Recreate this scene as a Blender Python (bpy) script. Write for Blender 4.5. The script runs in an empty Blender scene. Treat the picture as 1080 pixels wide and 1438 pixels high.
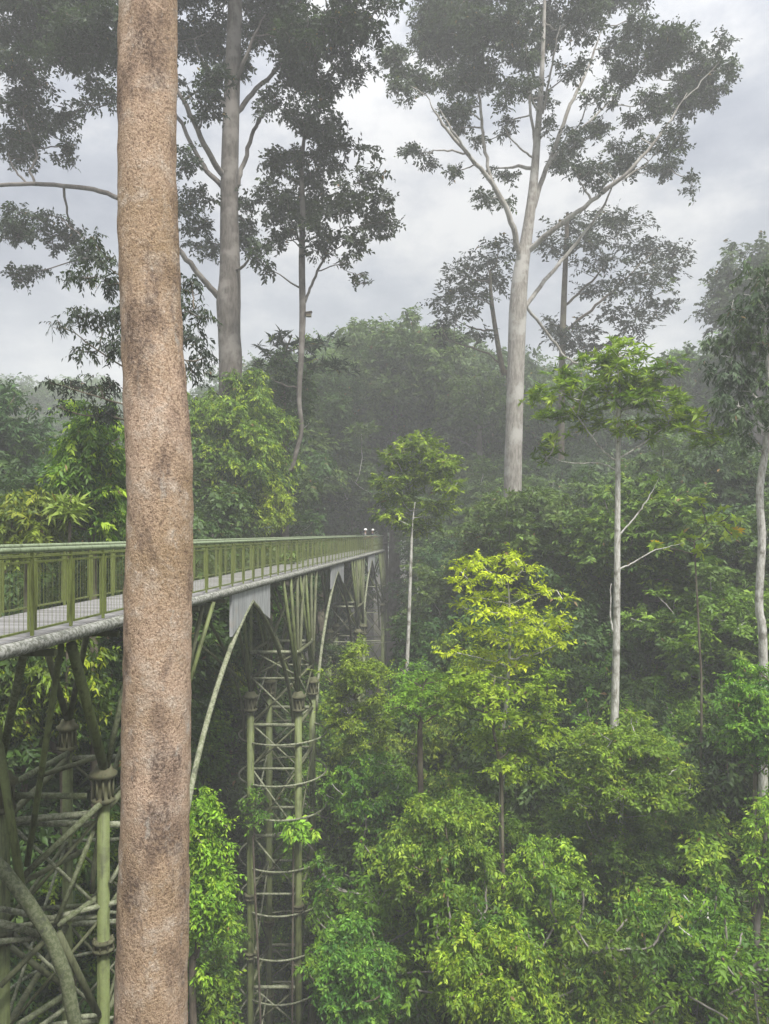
import bpy, math, random
import numpy as np
from mathutils import Vector

rng = np.random.default_rng(11)
random.seed(5)
SC = bpy.context.scene
COL = SC.collection
F, H, CX = 1080.0, 748.0, 540.0      # focal length / horizon row / middle column of the photograph


def P(px, py, d):
    """a point at distance d in front of the viewing platform"""
    return np.array([(px - CX) / F * d, d, (H - py) / F * d])


def ground_z(x, y):
    x = np.asarray(x, float); y = np.asarray(y, float)
    g = -24 + 0.5 * np.sin(x * 0.21 + 1.3) * np.cos(y * 0.17) + 0.25 * np.sin(x * 0.7 + y * 0.5)
    far = np.clip((y - 90) / 160, 0, 1)
    return g + far * (6 + 4 * np.sin(x * 0.025 + 2))


# ---------------------------------------------------------------- materials
def new_mat(name):
    m = bpy.data.materials.new(name); m.use_nodes = True
    nt = m.node_tree; nt.nodes.clear()
    return m, nt, nt.nodes, nt.links


def ramp(n, stops, interp='LINEAR'):
    r = n.new('ShaderNodeValToRGB'); r.color_ramp.interpolation = interp
    e = r.color_ramp.elements
    while len(e) < len(stops): e.new(0.5)
    for el, (p, c) in zip(e, stops):
        el.position = p; el.color = (c[0], c[1], c[2], 1) if not isinstance(c, (int, float)) else (c, c, c, 1)
    return r


def tex_noise(n, l, vec, scale, detail=4, rough=0.55, stretch=None):
    if stretch is not None:
        mp = n.new('ShaderNodeMapping'); mp.inputs['Scale'].default_value = stretch
        l.new(vec, mp.inputs['Vector']); vec = mp.outputs[0]
    t = n.new('ShaderNodeTexNoise'); t.inputs['Scale'].default_value = scale
    t.inputs['Detail'].default_value = detail; t.inputs['Roughness'].default_value = rough
    l.new(vec, t.inputs['Vector'])
    return t.outputs['Fac']


def mixc(n, l, fac, a, b, mode='MIX'):
    m = n.new('ShaderNodeMix'); m.data_type = 'RGBA'; m.blend_type = mode
    if isinstance(fac, (int, float)): m.inputs[0].default_value = fac
    else: l.new(fac, m.inputs[0])
    for v, s in ((a, m.inputs[6]), (b, m.inputs[7])):
        if isinstance(v, tuple): s.default_value = (*v, 1)
        else: l.new(v, s)
    return m.outputs[2]


def finish(n, l, color, rough=0.85, bump=None, bump_strength=0.5, bump_dist=0.02, spec=0.3, metallic=0.0):
    b = n.new('ShaderNodeBsdfPrincipled'); o = n.new('ShaderNodeOutputMaterial')
    if isinstance(color, tuple): b.inputs['Base Color'].default_value = (*color, 1)
    else: l.new(color, b.inputs['Base Color'])
    b.inputs['Roughness'].default_value = rough
    b.inputs['Specular IOR Level'].default_value = spec
    b.inputs['Metallic'].default_value = metallic
    if bump is not None:
        bp = n.new('ShaderNodeBump'); bp.inputs['Strength'].default_value = bump_strength
        bp.inputs['Distance'].default_value = bump_dist
        l.new(bump, bp.inputs['Height']); l.new(bp.outputs[0], b.inputs['Normal'])
    l.new(b.outputs[0], o.inputs[0])


def leaf_material():
    m, nt, n, l = new_mat('leaf')
    at = n.new('ShaderNodeAttribute'); at.attribute_name = 'leaf_colour'
    oi = n.new('ShaderNodeObjectInfo')
    hs = n.new('ShaderNodeHueSaturation')
    mr = n.new('ShaderNodeMapRange'); mr.inputs['To Min'].default_value = 0.485; mr.inputs['To Max'].default_value = 0.515
    mv = n.new('ShaderNodeMapRange'); mv.inputs['To Min'].default_value = 0.85; mv.inputs['To Max'].default_value = 1.15
    l.new(oi.outputs['Random'], mr.inputs[0]); l.new(oi.outputs['Random'], mv.inputs[0])
    l.new(mr.outputs[0], hs.inputs['Hue']); l.new(mv.outputs[0], hs.inputs['Value'])
    l.new(at.outputs['Color'], hs.inputs['Color'])
    b = n.new('ShaderNodeBsdfPrincipled')
    b.inputs['Roughness'].default_value = 0.52; b.inputs['Specular IOR Level'].default_value = 0.28
    l.new(hs.outputs[0], b.inputs['Base Color'])
    t = n.new('ShaderNodeBsdfTranslucent')
    tc = mixc(n, l, 1.0, hs.outputs[0], (0.95, 1.05, 0.45), 'MULTIPLY')
    l.new(tc, t.inputs['Color'])
    mx = n.new('ShaderNodeMixShader'); mx.inputs[0].default_value = 0.32
    l.new(b.outputs[0], mx.inputs[1]); l.new(t.outputs[0], mx.inputs[2])
    o = n.new('ShaderNodeOutputMaterial'); l.new(mx.outputs[0], o.inputs[0])
    return m


def bark_material(name, base, dark, light, scale=1.0, patch=0.5):
    m, nt, n, l = new_mat(name)
    g = n.new('ShaderNodeTexCoord').outputs['Object']
    big = tex_noise(n, l, g, 1.2 * scale, 4)
    fine = tex_noise(n, l, g, 9 * scale, 5, 0.65, (1, 1, 0.25))
    c = mixc(n, l, ramp_out(n, l, fine, [(0.35, 0.0), (0.62, 1.0)]), dark, base)
    c = mixc(n, l, ramp_out(n, l, big, [(patch, 0.0), (patch + 0.12, 0.85)]), c, light)
    finish(n, l, c, 0.9, fine, 0.6, 0.03)
    return m


def ramp_out(n, l, fac, stops):
    r = ramp(n, stops); l.new(fac, r.inputs[0]); return r.outputs[0]


def flaky_bark_material():
    m, nt, n, l = new_mat('flaky_bark')
    g = n.new('ShaderNodeTexCoord').outputs['Object']
    big = tex_noise(n, l, g, 0.55, 5, 0.65)
    big2 = tex_noise(n, l, g, 4.5, 5, 0.65)
    mid = tex_noise(n, l, g, 42, 5, 0.7, (1, 1, 0.8))
    fine = tex_noise(n, l, g, 75, 4, 0.7, (1, 1, 0.7))
    base = mixc(n, l, ramp_out(n, l, big, [(0.38, 0.0), (0.6, 1.0)]), (0.365, 0.262, 0.165), (0.51, 0.375, 0.278))
    base = mixc(n, l, ramp_out(n, l, big2, [(0.5, 0.0), (0.66, 0.7)]), base, (0.50, 0.42, 0.345))
    base = mixc(n, l, ramp_out(n, l, fine, [(0.38, 0.0), (0.52, 1.0)]), mixc(n, l, 1.0, base, (0.58, 0.54, 0.50), 'MULTIPLY'), base)
    flake = n.new('ShaderNodeMath'); flake.operation = 'ADD'
    l.new(mid, flake.inputs[0])
    bb = n.new('ShaderNodeMath'); bb.operation = 'MULTIPLY'; bb.inputs[1].default_value = 0.55
    l.new(big2, bb.inputs[0]); l.new(bb.outputs[0], flake.inputs[1])
    c = mixc(n, l, ramp_out(n, l, flake.outputs[0], [(0.60, 1.0), (0.70, 0.0)]), base, (0.19, 0.13, 0.092))
    c = mixc(n, l, ramp_out(n, l, flake.outputs[0], [(0.90, 0.0), (0.98, 0.7)]), c, (0.66, 0.56, 0.47))
    st1 = tex_noise(n, l, g, 2.6, 6, 0.7, (1, 1, 0.45)); st2 = tex_noise(n, l, g, 5.5, 6, 0.75, (1.2, 1.2, 0.7))
    fl2 = n.new('ShaderNodeMath'); fl2.operation = 'MULTIPLY'; l.new(ramp_out(n, l, st1, [(0.50, 0.0), (0.60, 0.95)]), fl2.inputs[0]); l.new(ramp_out(n, l, mid, [(0.40, 0.25), (0.58, 1.0)]), fl2.inputs[1])
    c = mixc(n, l, fl2.outputs[0], c, (0.12, 0.085, 0.068))
    c = mixc(n, l, ramp_out(n, l, st2, [(0.60, 0.0), (0.68, 0.7)]), c, (0.40, 0.36, 0.31))
    c = mixc(n, l, ramp_out(n, l, st2, [(0.30, 0.65), (0.38, 0.0)]), c, (0.12, 0.085, 0.06))
    hm = n.new('ShaderNodeMath'); hm.operation = 'ADD'
    l.new(flake.outputs[0], hm.inputs[0])
    fm = n.new('ShaderNodeMath'); fm.operation = 'MULTIPLY'; fm.inputs[1].default_value = 0.35
    l.new(fine, fm.inputs[0]); l.new(fm.outputs[0], hm.inputs[1])
    finish(n, l, c, 0.92, hm.outputs[0], 1.0, 0.022, 0.2)
    return m


def paint_material(name, base, grime, moss, rough=0.6, amount=0.52):
    m, nt, n, l = new_mat(name)
    g = n.new('ShaderNodeTexCoord').outputs['Object']
    a = tex_noise(n, l, g, 2.3, 5, 0.65)
    b = tex_noise(n, l, g, 14, 5, 0.7)
    c = mixc(n, l, ramp_out(n, l, b, [(0.4, 0.0), (0.7, 0.7)]), base, grime)
    c = mixc(n, l, ramp_out(n, l, a, [(amount, 0.0), (amount + 0.14, 0.85)]), c, moss)
    sk = tex_noise(n, l, g, 9, 4, 0.7, (1, 1, 0.10))
    c = mixc(n, l, ramp_out(n, l, sk, [(0.50, 0.0), (0.66, 0.75)]), c, tuple(q * 0.45 for q in moss))
    rs = tex_noise(n, l, g, 6, 6, 0.75)
    c = mixc(n, l, ramp_out(n, l, rs, [(0.64, 0.0), (0.70, 0.7)]), c, (0.12, 0.07, 0.035))
    finish(n, l, c, rough, b, 0.4, 0.008, 0.3)
    return m


def lichen_material(name, base, pale, dark):
    m, nt, n, l = new_mat(name)
    g = n.new('ShaderNodeTexCoord').outputs['Object']
    a = tex_noise(n, l, g, 5, 5, 0.7)
    b = tex_noise(n, l, g, 17, 5, 0.7)
    c = mixc(n, l, ramp_out(n, l, b, [(0.45, 0.0), (0.55, 1.0)]), base, pale)
    c = mixc(n, l, ramp_out(n, l, a, [(0.36, 0.95), (0.46, 0.0)]), c, dark)
    finish(n, l, c, 0.85, b, 0.5, 0.01, 0.3)
    return m


def plank_material():
    m, nt, n, l = new_mat('weathered_plank')
    g = n.new('ShaderNodeTexCoord').outputs['Object']
    at = n.new('ShaderNodeAttribute'); at.attribute_name = 'plank'
    a = tex_noise(n, l, g, 6, 5, 0.7)
    c = mixc(n, l, at.outputs['Fac'], (0.15, 0.145, 0.14), (0.25, 0.245, 0.24))
    c = mixc(n, l, ramp_out(n, l, a, [(0.35, 0.8), (0.55, 0.0)]), c, (0.2, 0.19, 0.17))
    finish(n, l, c, 0.75, a, 0.3, 0.006)
    return m


def concrete_plate_material():
    m, nt, n, l = new_mat('streaked_plate')
    g = n.new('ShaderNodeTexCoord').outputs['Object']
    a = tex_noise(n, l, g, 3.0, 5, 0.7, (3, 3, 0.35))
    b = tex_noise(n, l, g, 2.0, 4)
    c = mixc(n, l, ramp_out(n, l, a, [(0.35, 0.0), (0.65, 1.0)]), (0.20, 0.205, 0.2), (0.40, 0.41, 0.41))
    c = mixc(n, l, ramp_out(n, l, b, [(0.58, 0.0), (0.7, 0.5)]), c, (0.35, 0.31, 0.26))
    finish(n, l, c, 0.8, a, 0.2, 0.006)
    return m


def ground_material():
    m, nt, n, l = new_mat('forest_floor')
    g = n.new('ShaderNodeTexCoord').outputs['Object']
    a = tex_noise(n, l, g, 0.35, 5, 0.65)
    b = tex_noise(n, l, g, 4, 5, 0.7)
    c = mixc(n, l, a, (0.035, 0.024, 0.015), (0.03, 0.035, 0.014))
    c = mixc(n, l, ramp_out(n, l, b, [(0.45, 0.0), (0.65, 0.6)]), c, (0.07, 0.05, 0.03))
    finish(n, l, c, 0.95, b, 0.8, 0.05)
    return m


M_LEAF = leaf_material()
M_FLAKY = flaky_bark_material()
M_PALE = bark_material('pale_bark', (0.30, 0.28, 0.245), (0.15, 0.135, 0.115), (0.38, 0.365, 0.335), 0.8)
M_GREY = bark_material('grey_bark', (0.13, 0.115, 0.10), (0.065, 0.056, 0.047), (0.19, 0.175, 0.155), 1.0)
M_BROWN = bark_material('brown_bark', (0.13, 0.105, 0.075), (0.06, 0.048, 0.035), (0.16, 0.15, 0.10), 1.2)
M_WHITE = bark_material('blotched_white_bark', (0.55, 0.54, 0.50), (0.25, 0.23, 0.19), (0.13, 0.12, 0.095), 2.2, 0.56)
M_GREEN = paint_material('weathered_green_paint', (0.145, 0.175, 0.06), (0.10, 0.12, 0.045), (0.065, 0.075, 0.028))
M_RAIL = paint_material('green_rail_paint', (0.15, 0.18, 0.05), (0.10, 0.115, 0.04), (0.075, 0.085, 0.028), 0.5, 0.6)
M_TOPRAIL = paint_material('pale_green_rail_paint', (0.24, 0.29, 0.175), (0.17, 0.21, 0.12), (0.12, 0.15, 0.065), 0.45, 0.62)
M_STRUT = paint_material('mossy_strut', (0.11, 0.12, 0.06), (0.075, 0.08, 0.045), (0.055, 0.06, 0.024), 0.75)
M_LICHEN = lichen_material('lichen_pipe', (0.125, 0.128, 0.10), (0.29, 0.29, 0.26), (0.07, 0.075, 0.06))
M_STRUTPALE = lichen_material('lichen_strut', (0.085, 0.10, 0.045), (0.15, 0.165, 0.095), (0.06, 0.065, 0.045))
M_PLANK = plank_material()
M_PLATE = concrete_plate_material()
M_RUST = paint_material('rusty_collar', (0.095, 0.098, 0.05), (0.085, 0.065, 0.04), (0.06, 0.068, 0.028), 0.8)
M_PIPE = lichen_material('pale_pipe', (0.14, 0.155, 0.085), (0.25, 0.26, 0.18), (0.07, 0.075, 0.05))
M_SAP = bark_material('sapling_bark', (0.24, 0.225, 0.19), (0.12, 0.11, 0.09), (0.32, 0.30, 0.27), 1.5)
M_GROUND = ground_material()


# ---------------------------------------------------------------- mesh plumbing
class Buf:
    """collects tubes, boxes and sheets; build() links them as ONE mesh object"""
    def __init__(s):
        s.v = []; s.f = []; s.n = 0; s.smooth = []

    def add(s, v, f, smooth=True):
        v = np.asarray(v, float).reshape(-1, 3)
        for q in f: s.f.append([i + s.n for i in q]); s.smooth.append(smooth)
        s.v.append(v); s.n += len(v)

    def tube(s, pts, rad, sides=8, cap=True):
        pts = np.asarray(pts, float); m = len(pts)
        rad = np.broadcast_to(np.asarray(rad, float), (m,))
        d = np.gradient(pts, axis=0); d /= np.linalg.norm(d, axis=1)[:, None] + 1e-12
        ref = np.array([1.0, 0.13, 0.07]) if abs(d[0][2]) > 0.6 else np.array([0.05, 0.1, 1.0])
        U = np.zeros((m, 3)); u = ref - d[0] * (ref @ d[0]); u /= np.linalg.norm(u)
        for i in range(m):
            u = u - d[i] * (u @ d[i]); u /= np.linalg.norm(u) + 1e-12; U[i] = u
        W = np.cross(d, U)
        a = np.arange(sides) * 2 * math.pi / sides
        v = pts[:, None, :] + rad[:, None, None] * (np.cos(a)[None, :, None] * U[:, None, :] + np.sin(a)[None, :, None] * W[:, None, :])
        f = []
        for i in range(m - 1):
            for k in range(sides):
                k2 = (k + 1) % sides
                f.append((i * sides + k, i * sides + k2, (i + 1) * sides + k2, (i + 1) * sides + k))
        if cap:
            f.append(tuple(range(sides))[::-1]); f.append(tuple((m - 1) * sides + k for k in range(sides)))
        s.add(v.reshape(-1, 3), f)
        return s

    def bar(s, p, q, r, sides=8):
        return s.tube(np.array([p, q], float), r, sides)

    def box(s, c, ax, half):
        """box with centre c, three axis vectors and half sizes"""
        c = np.asarray(c, float); A = [np.asarray(a, float) * h for a, h in zip(ax, half)]
        v = [c + A[0] * i + A[1] * j + A[2] * k for k in (-1, 1) for j in (-1, 1) for i in (-1, 1)]
        f = [(0, 2, 3, 1), (4, 5, 7, 6), (0, 1, 5, 4), (2, 6, 7, 3), (0, 4, 6, 2), (1, 3, 7, 5)]
        s.add(v, f, False)
        return s

    def mesh(s, name, mat, origin=(0, 0, 0)):
        me = bpy.data.meshes.new(name)
        v = np.concatenate(s.v) - np.asarray(origin, float)
        me.from_pydata(v.tolist(), [], s.f)
        me.polygons.foreach_set('use_smooth', s.smooth)
        me.materials.append(mat); me.update()
        return me

    def build(s, name, mat, parent=None, origin=(0, 0, 0)):
        return link(name, s.mesh(name, mat, origin), parent)


def link(name, data, parent=None):
    o = bpy.data.objects.new(name, data); COL.objects.link(o)
    if parent is not None: o.parent = parent
    return o


def tag(o, label=None, cat=None, group=None, kind=None):
    if label: o['label'] = label
    if cat: o['category'] = cat
    if group: o['group'] = group
    if kind: o['kind'] = kind
    return o


def thing(name, label, cat, loc=(0, 0, 0), group=None):
    o = bpy.data.objects.new(name, None); COL.objects.link(o)
    o.location = tuple(float(a) for a in loc); o.empty_display_size = 0.3
    return tag(o, label, cat, group)


def copy_tree(root, loc, rz, sc, label=None, group=None):
    r = root.copy(); COL.objects.link(r)
    r.location = tuple(float(a) for a in loc); r.rotation_euler = (0, 0, rz); r.scale = (sc[0], sc[0], sc[1])
    if label: r['label'] = label
    if group: r['group'] = group
    for ch in list(root.children):
        c = ch.copy(); COL.objects.link(c); c.parent = r
    return r


# ---------------------------------------------------------------- foliage
def unit(a):
    return a / (np.linalg.norm(a, axis=-1, keepdims=True) + 1e-9)


STYLE = dict(L=0.28, W=0.42, K=11, twig=0.75, droop=0.25, up=0.8, flat=0.75, kind='spray', cover=2.6,
             pal=((0.045, 0.085, 0.02), (0.075, 0.125, 0.03)), tip=(0.12, 0.17, 0.03), tipf=0.12, var=0.22, red=0.89)


def style(**k):
    d = dict(STYLE); d.update(k); return d


def leaf_mesh(name, clumps, st, R):
    """clumps: list of (centre, radii(3), tint 0..1); returns the mesh and the tuft centres"""
    V, C, tufts = [], [], []
    L0, K = st['L'], st['K']
    pal = [np.array(c) for c in st['pal']]; tip = np.array(st['tip'])
    for cen, rad, tint in clumps:
        rad = np.asarray(rad, float)
        area = math.pi * rad[0] * max(rad[2], 0.6 * L0)
        nl = st['cover'] * area / (0.33 * L0 * L0 * st['W'])
        nt_ = max(3, int(nl / K))
        d = unit(R.normal(size=(nt_, 3)))
        rr = R.random(nt_) ** 0.42
        # ragged outline: radius modulated by a few random lobes
        lob = unit(R.normal(size=(7, 3)))
        mod = 0.72 + 0.42 * np.clip((d @ lob.T).max(axis=1), 0, 1) ** 3
        c = np.asarray(cen) + d * rad * (rr * mod)[:, None]
        tufts.append(c)
        t = unit(d * np.array([1, 1, 0.35]) + R.normal(size=(nt_, 3)) * 0.45 - np.array([0, 0, st['droop']]))
        up = unit(np.array([0, 0, st['up']]) + d * 0.45 + R.normal(size=(nt_, 3)) * 0.38)
        sd = unit(np.cross(t, up)); nn = unit(np.cross(sd, t))
        s = np.linspace(0.1, 1, K)[None, :] + R.normal(size=(nt_, K)) * 0.05
        tw = st['twig'] * (0.7 + 0.6 * R.random(nt_))
        side = np.where(np.arange(K) % 2 == 0, 1.0, -1.0)[None, :, None]
        if st['kind'] == 'rosette':
            a = np.arange(K)[None, :] * 2.4 + R.random((nt_, 1)) * 6.3
            base = c[:, None, :] + t[:, None, :] * (0.15 * tw[:, None] * R.random((nt_, K)))[..., None]
            ax = unit(sd[:, None, :] * np.cos(a)[..., None] + t[:, None, :] * np.sin(a)[..., None]
                      + nn[:, None, :] * (0.35 + 0.25 * R.normal(size=(nt_, K)))[..., None] - np.array([0, 0, st['droop']]))
        else:
            base = c[:, None, :] + t[:, None, :] * ((s - 0.4) * tw[:, None])[..., None] - np.array([0, 0, 1.0]) * (0.25 * st['droop'] * s ** 2 * tw[:, None])[..., None]
            ax = unit(t[:, None, :] * 0.6 + side * sd[:, None, :] * 0.85 + R.normal(size=(nt_, K, 3)) * 0.28 - np.array([0, 0, st['droop']]))
        n2 = unit(nn[:, None, :] + R.normal(size=(nt_, K, 3)) * 0.33)
        sv = unit(np.cross(ax, n2)); n2 = np.cross(sv, ax)
        L = (L0 * (0.45 + 0.9 * R.random((nt_, K))))[..., None]
        w = L * st['W'] * (0.34 + 0.32 * R.random((nt_, K, 1)))
        b = base
        l_ = base + ax * L * 0.42 + sv * w + n2 * w * 0.35
        r_ = base + ax * L * 0.42 - sv * w + n2 * w * 0.35
        e = base + ax * L - np.array([0, 0, 1.0]) * L * 0.10
        V.append(np.stack([b, r_, e, l_], axis=2).reshape(-1, 3))
        mixv = np.clip(tint + 0.25 * R.normal(size=(nt_, 1)), 0, 1)
        col = pal[0][None, None] * (1 - mixv[..., None]) + pal[1][None, None] * mixv[..., None]
        col = np.broadcast_to(col, (nt_, K, 3)).copy()
        isyoung = R.random(nt_) < st['tipf']
        col[isyoung] = col[isyoung] * 0.35 + tip * 0.65
        col[R.random((nt_, K)) < 0.006] = (0.22, 0.13, 0.05)
        col *= np.exp(R.normal(size=(nt_, K, 1)) * st['var'])
        col[..., 0] *= st['red']
        C.append(col.reshape(-1, 3))
    V = np.concatenate(V); C = np.concatenate(C); n = len(C)
    me = bpy.data.meshes.new(name)
    me.vertices.add(4 * n); me.vertices.foreach_set('co', V.astype(np.float32).ravel())
    i = np.arange(n)[:, None] * 4
    tri = np.concatenate([i, i + 1, i + 2, i, i + 2, i + 3], axis=1).astype(np.int32).ravel()
    me.loops.add(6 * n); me.loops.foreach_set('vertex_index', tri)
    me.polygons.add(2 * n); me.polygons.foreach_set('loop_start', np.arange(0, 6 * n, 3, dtype=np.int32))
    at = me.attributes.new('leaf_colour', 'FLOAT_COLOR', 'FACE')
    rgba = np.ones((2 * n, 4), np.float32); rgba[:, :3] = np.repeat(np.clip(C, 0, 0.8), 2, axis=0)
    at.data.foreach_set('color', rgba.ravel())
    me.materials.append(M_LEAF); me.update(calc_edges=True)
    return me, tufts


def crown_clumps(cen, rad, n, R, size=(0.3, 0.5), flat=0.75, low=-0.75):
    """n clumps spread through an ellipsoid crown, most of them near its outside"""
    out = []; cen = np.asarray(cen, float); rad = np.asarray(rad, float)
    gold = math.pi * (3 - math.sqrt(5)); off = R.random() * 6.3
    for i in range(n):
        z = 1 - (i + 0.5) / n * (1 - low)
        q = math.sqrt(max(0, 1 - z * z)); a = i * gold + off
        d = unit(np.array([q * math.cos(a), q * math.sin(a), z]) + R.normal(size=3) * 0.16)
        r = (0.3 + 0.62 * R.random() ** 0.65)
        k = size[0] + (size[1] - size[0]) * R.random()
        rr = rad * k; h = min(rr[0], rad[0]) * flat
        out.append((cen + d * rad * r, np.array([rr[0], rr[1], min(rr[2], h) if flat < 0.6 else rr[2] * flat]), R.random()))
    for i in range(int(n * 0.8)):                       # shoots that stand out of the crown
        d = unit(R.normal(size=3) + np.array([0, 0, 0.45])); k = 0.10 + 0.09 * R.random()
        out.append((cen + d * rad * (0.95 + 0.28 * R.random()), rad * k * np.array([1, 1, 0.8]), 0.4 + 0.6 * R.random()))
    return out


class Wood:
    """trunk, limbs and branches of one tree as one mesh, with nodes that later branches grow from"""
    def __init__(s, R):
        s.b = Buf(); s.R = R; s.pos = np.zeros((0, 3)); s.rad = np.zeros(0)

    def path(s, pts, rad, sides=8, sub=6, wob=0.0):
        pts = np.asarray(pts, float); rad = np.asarray(rad, float); m = len(pts)
        if m > 2 or wob:
            # catmull-rom resample
            q = np.vstack([2 * pts[0] - pts[1], pts, 2 * pts[-1] - pts[-2]]); T = np.linspace(0, 1, sub, endpoint=False)
            o, ro = [], []
            for i in range(m - 1):
                p0, p1, p2, p3 = q[i:i + 4]
                for t in T:
                    o.append(0.5 * (2 * p1 + (p2 - p0) * t + (2 * p0 - 5 * p1 + 4 * p2 - p3) * t * t + (3 * p1 - p0 - 3 * p2 + p3) * t ** 3))
                    ro.append(rad[i] * (1 - t) + rad[i + 1] * t)
            o.append(pts[-1]); ro.append(rad[-1]); pts = np.array(o); rad = np.array(ro)
            if wob:
                w = s.R.normal(size=pts.shape) * wob; w[0] = 0; pts = pts + w
        s.b.tube(pts, rad, sides)
        s.pos = np.vstack([s.pos, pts]); s.rad = np.concatenate([s.rad, rad])

    def grow(s, target, r_end=0.012, r_max=0.5, sides=5, up=0.12, wob=0.03, slender=0.02):
        target = np.asarray(target, float)
        d = s.pos - target
        dist = np.linalg.norm(d, axis=1)
        cost = dist + 1.3 * np.clip(d[:, 2] + 0.25 * dist, 0, None) + 0.35 * (s.rad < 0.02) * dist
        i = int(np.argmin(cost)); p = s.pos[i]; Lg = dist[i]
        if Lg < 0.05: return
        r0 = max(r_end, min(s.rad[i] * 0.65, r_max, r_end + slender * Lg))
        mid = (p + target) / 2 + np.array([0, 0, (up * (0.6 + s.R.random())) * Lg * -0.6]) + s.R.normal(size=3) * 0.07 * Lg
        q = []
        for t in np.linspace(0, 1, 7):
            q.append((1 - t) ** 2 * p + 2 * t * (1 - t) * mid + t * t * target)
        q = np.array(q); q[1:-1] += s.R.normal(size=(5, 3)) * wob * Lg * 0.5
        rad = np.linspace(r0, r_end, 7)
        s.b.tube(q, rad, sides, False)
        s.pos = np.vstack([s.pos, q[1:]]); s.rad = np.concatenate([s.rad, rad[1:]])


def build_tree(name, label, cat, trunk, clumps, st, bark, limbs=(), group=None, twigs=0.25, seed=0, sides=10,
               r_end=0.012, slender=0.02, base=None, extra=None, wob=0.0):
    """trunk: [(point, radius)...] from low to high; goes on down to the ground below its first point"""
    R = np.random.default_rng(seed + 1000)
    p0 = np.asarray(trunk[0][0], float)
    if base is None:
        base = np.array([p0[0] + R.normal() * 0.15, p0[1] + 0.1, 0.0]); base[2] = float(ground_z(base[0], base[1]))
    t = thing(name, label, cat, base, group)
    w = Wood(R)
    hgt = p0[2] - base[2]
    pts, rad = [], []
    if hgt > 0.6:
        b_ = base.copy(); b_[2] -= 0.3
        r0 = trunk[0][1]
        pts += [b_, b_ * 0.9 + p0 * 0.1, (b_ + p0) / 2 + np.append(R.normal(size=2) * 0.1, 0)]
        rad += [r0 * 1.9, r0 * 1.35, r0 * 1.12]
    pts += [np.asarray(p, float) for p, r in trunk]; rad += [r for p, r in trunk]
    w.path(pts, rad, sides, wob=wob)
    for lp, lr in limbs: w.path(lp, lr, max(5, sides - 3), wob=0.0007 * p0[1] if p0[1] > 30 else 0.01)
    me, tufts = leaf_mesh(name + '_leaves', [(np.asarray(c) - base, r, k) for c, r, k in clumps], st, R)
    order = sorted(range(len(clumps)), key=lambda i: np.linalg.norm(np.asarray(clumps[i][0]) - np.asarray(trunk[-1][0])))
    for i in order:
        c, r, _k = clumps[i]
        w.grow(np.asarray(c) - np.array([0, 0, 0.25 * r[2]]), r_end * 1.6, slender=slender, sides=6)
        tt = tufts[i]; k = int(len(tt) * twigs)
        for j in R.permutation(len(tt))[:min(k, 60)]:
            w.grow(tt[j] + base, r_end * 0.7, slender=slender * 0.6, sides=4, up=0.05)
    w.b.build('trunk', bark, t, base)
    link('crown', me, t)
    if extra: extra(t, base)
    return t


def px_clumps(L, d, R, depth=0.8, jitter=1.0, split=0):
    out = []
    for q in L:
        px, py, rx, ry = q[:4]; k = d / F
        dd = d + (R.random() - 0.5) * 2 * jitter + (q[4] if len(q) > 4 else 0)
        rad = np.array([rx * k, rx * k * depth, ry * k]); c = P(px, py, dd); tn = R.random()
        if not split:
            out.append((c, rad, tn)); continue
        for i in range(max(2, int(split * (0.6 + rx * ry / 2500)))):
            o = unit(R.normal(size=3)) * R.random() ** 0.45
            q = 0.25 + 0.2 * R.random(); m = math.sqrt(rad[0] * rad[2]) * q
            out.append((c + o * rad * 0.86, np.array([m * 1.25, m * 1.15, m * 0.8]), np.clip(tn + R.normal() * 0.25, 0, 1)))
    return out


def px_path(L, d, dz=()):
    """[(px, py, half width in px[, depth shift])] -> points and radii"""
    return [(P(q[0], q[1], d + (q[3] if len(q) > 3 else 0)), q[2] * d / F) for q in L]


def limb(L, d):
    q = px_path(L, d); return [a for a, b in q], [b * 0.64 for a, b in q[:-1]] + [q[-1][1] * 0.25]


# ---------------------------------------------------------------- setting: ground
def make_ground():
    n = 150
    gx = np.linspace(-1, 1, n); gx = np.sign(gx) * np.abs(gx) ** 1.8 * 420
    gy = np.linspace(-1, 1, n); gy = np.sign(gy) * np.abs(gy) ** 1.8 * 420
    X, Y = np.meshgrid(gx, gy); Z = ground_z(X, Y)
    b = Buf()
    f = [(j * n + i, j * n + i + 1, (j + 1) * n + i + 1, (j + 1) * n + i) for j in range(n - 1) for i in range(n - 1)]
    b.add(np.stack([X, Y, Z], -1), f)
    tag(b.build('ground', M_GROUND), kind='structure')


make_ground()

# ---------------------------------------------------------------- the walkway
NEARX = lambda y: -4.6 + 0.085 * (y - 9.2)
UD = unit(np.array([0.085, 1.0, 0.0])); ND = np.array([-UD[1], UD[0], 0.0]); UP = np.array([0, 0, 1.0])
ZD, ZR, WID = -1.34, -0.19, 1.75
Y0, Y1 = -4.0, 62.5


def W(y, off, z):
    """a point of the walkway: distance along it, metres from its near edge, height"""
    return np.array([NEARX(y), y, z]) + ND * off


walk = thing('canopy_walkway', 'long raised footbridge with green railings and grey plank deck on arched steel supports', 'footbridge', W(Y0, 0.8, ZD))
WO = np.array(walk.location)

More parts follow.
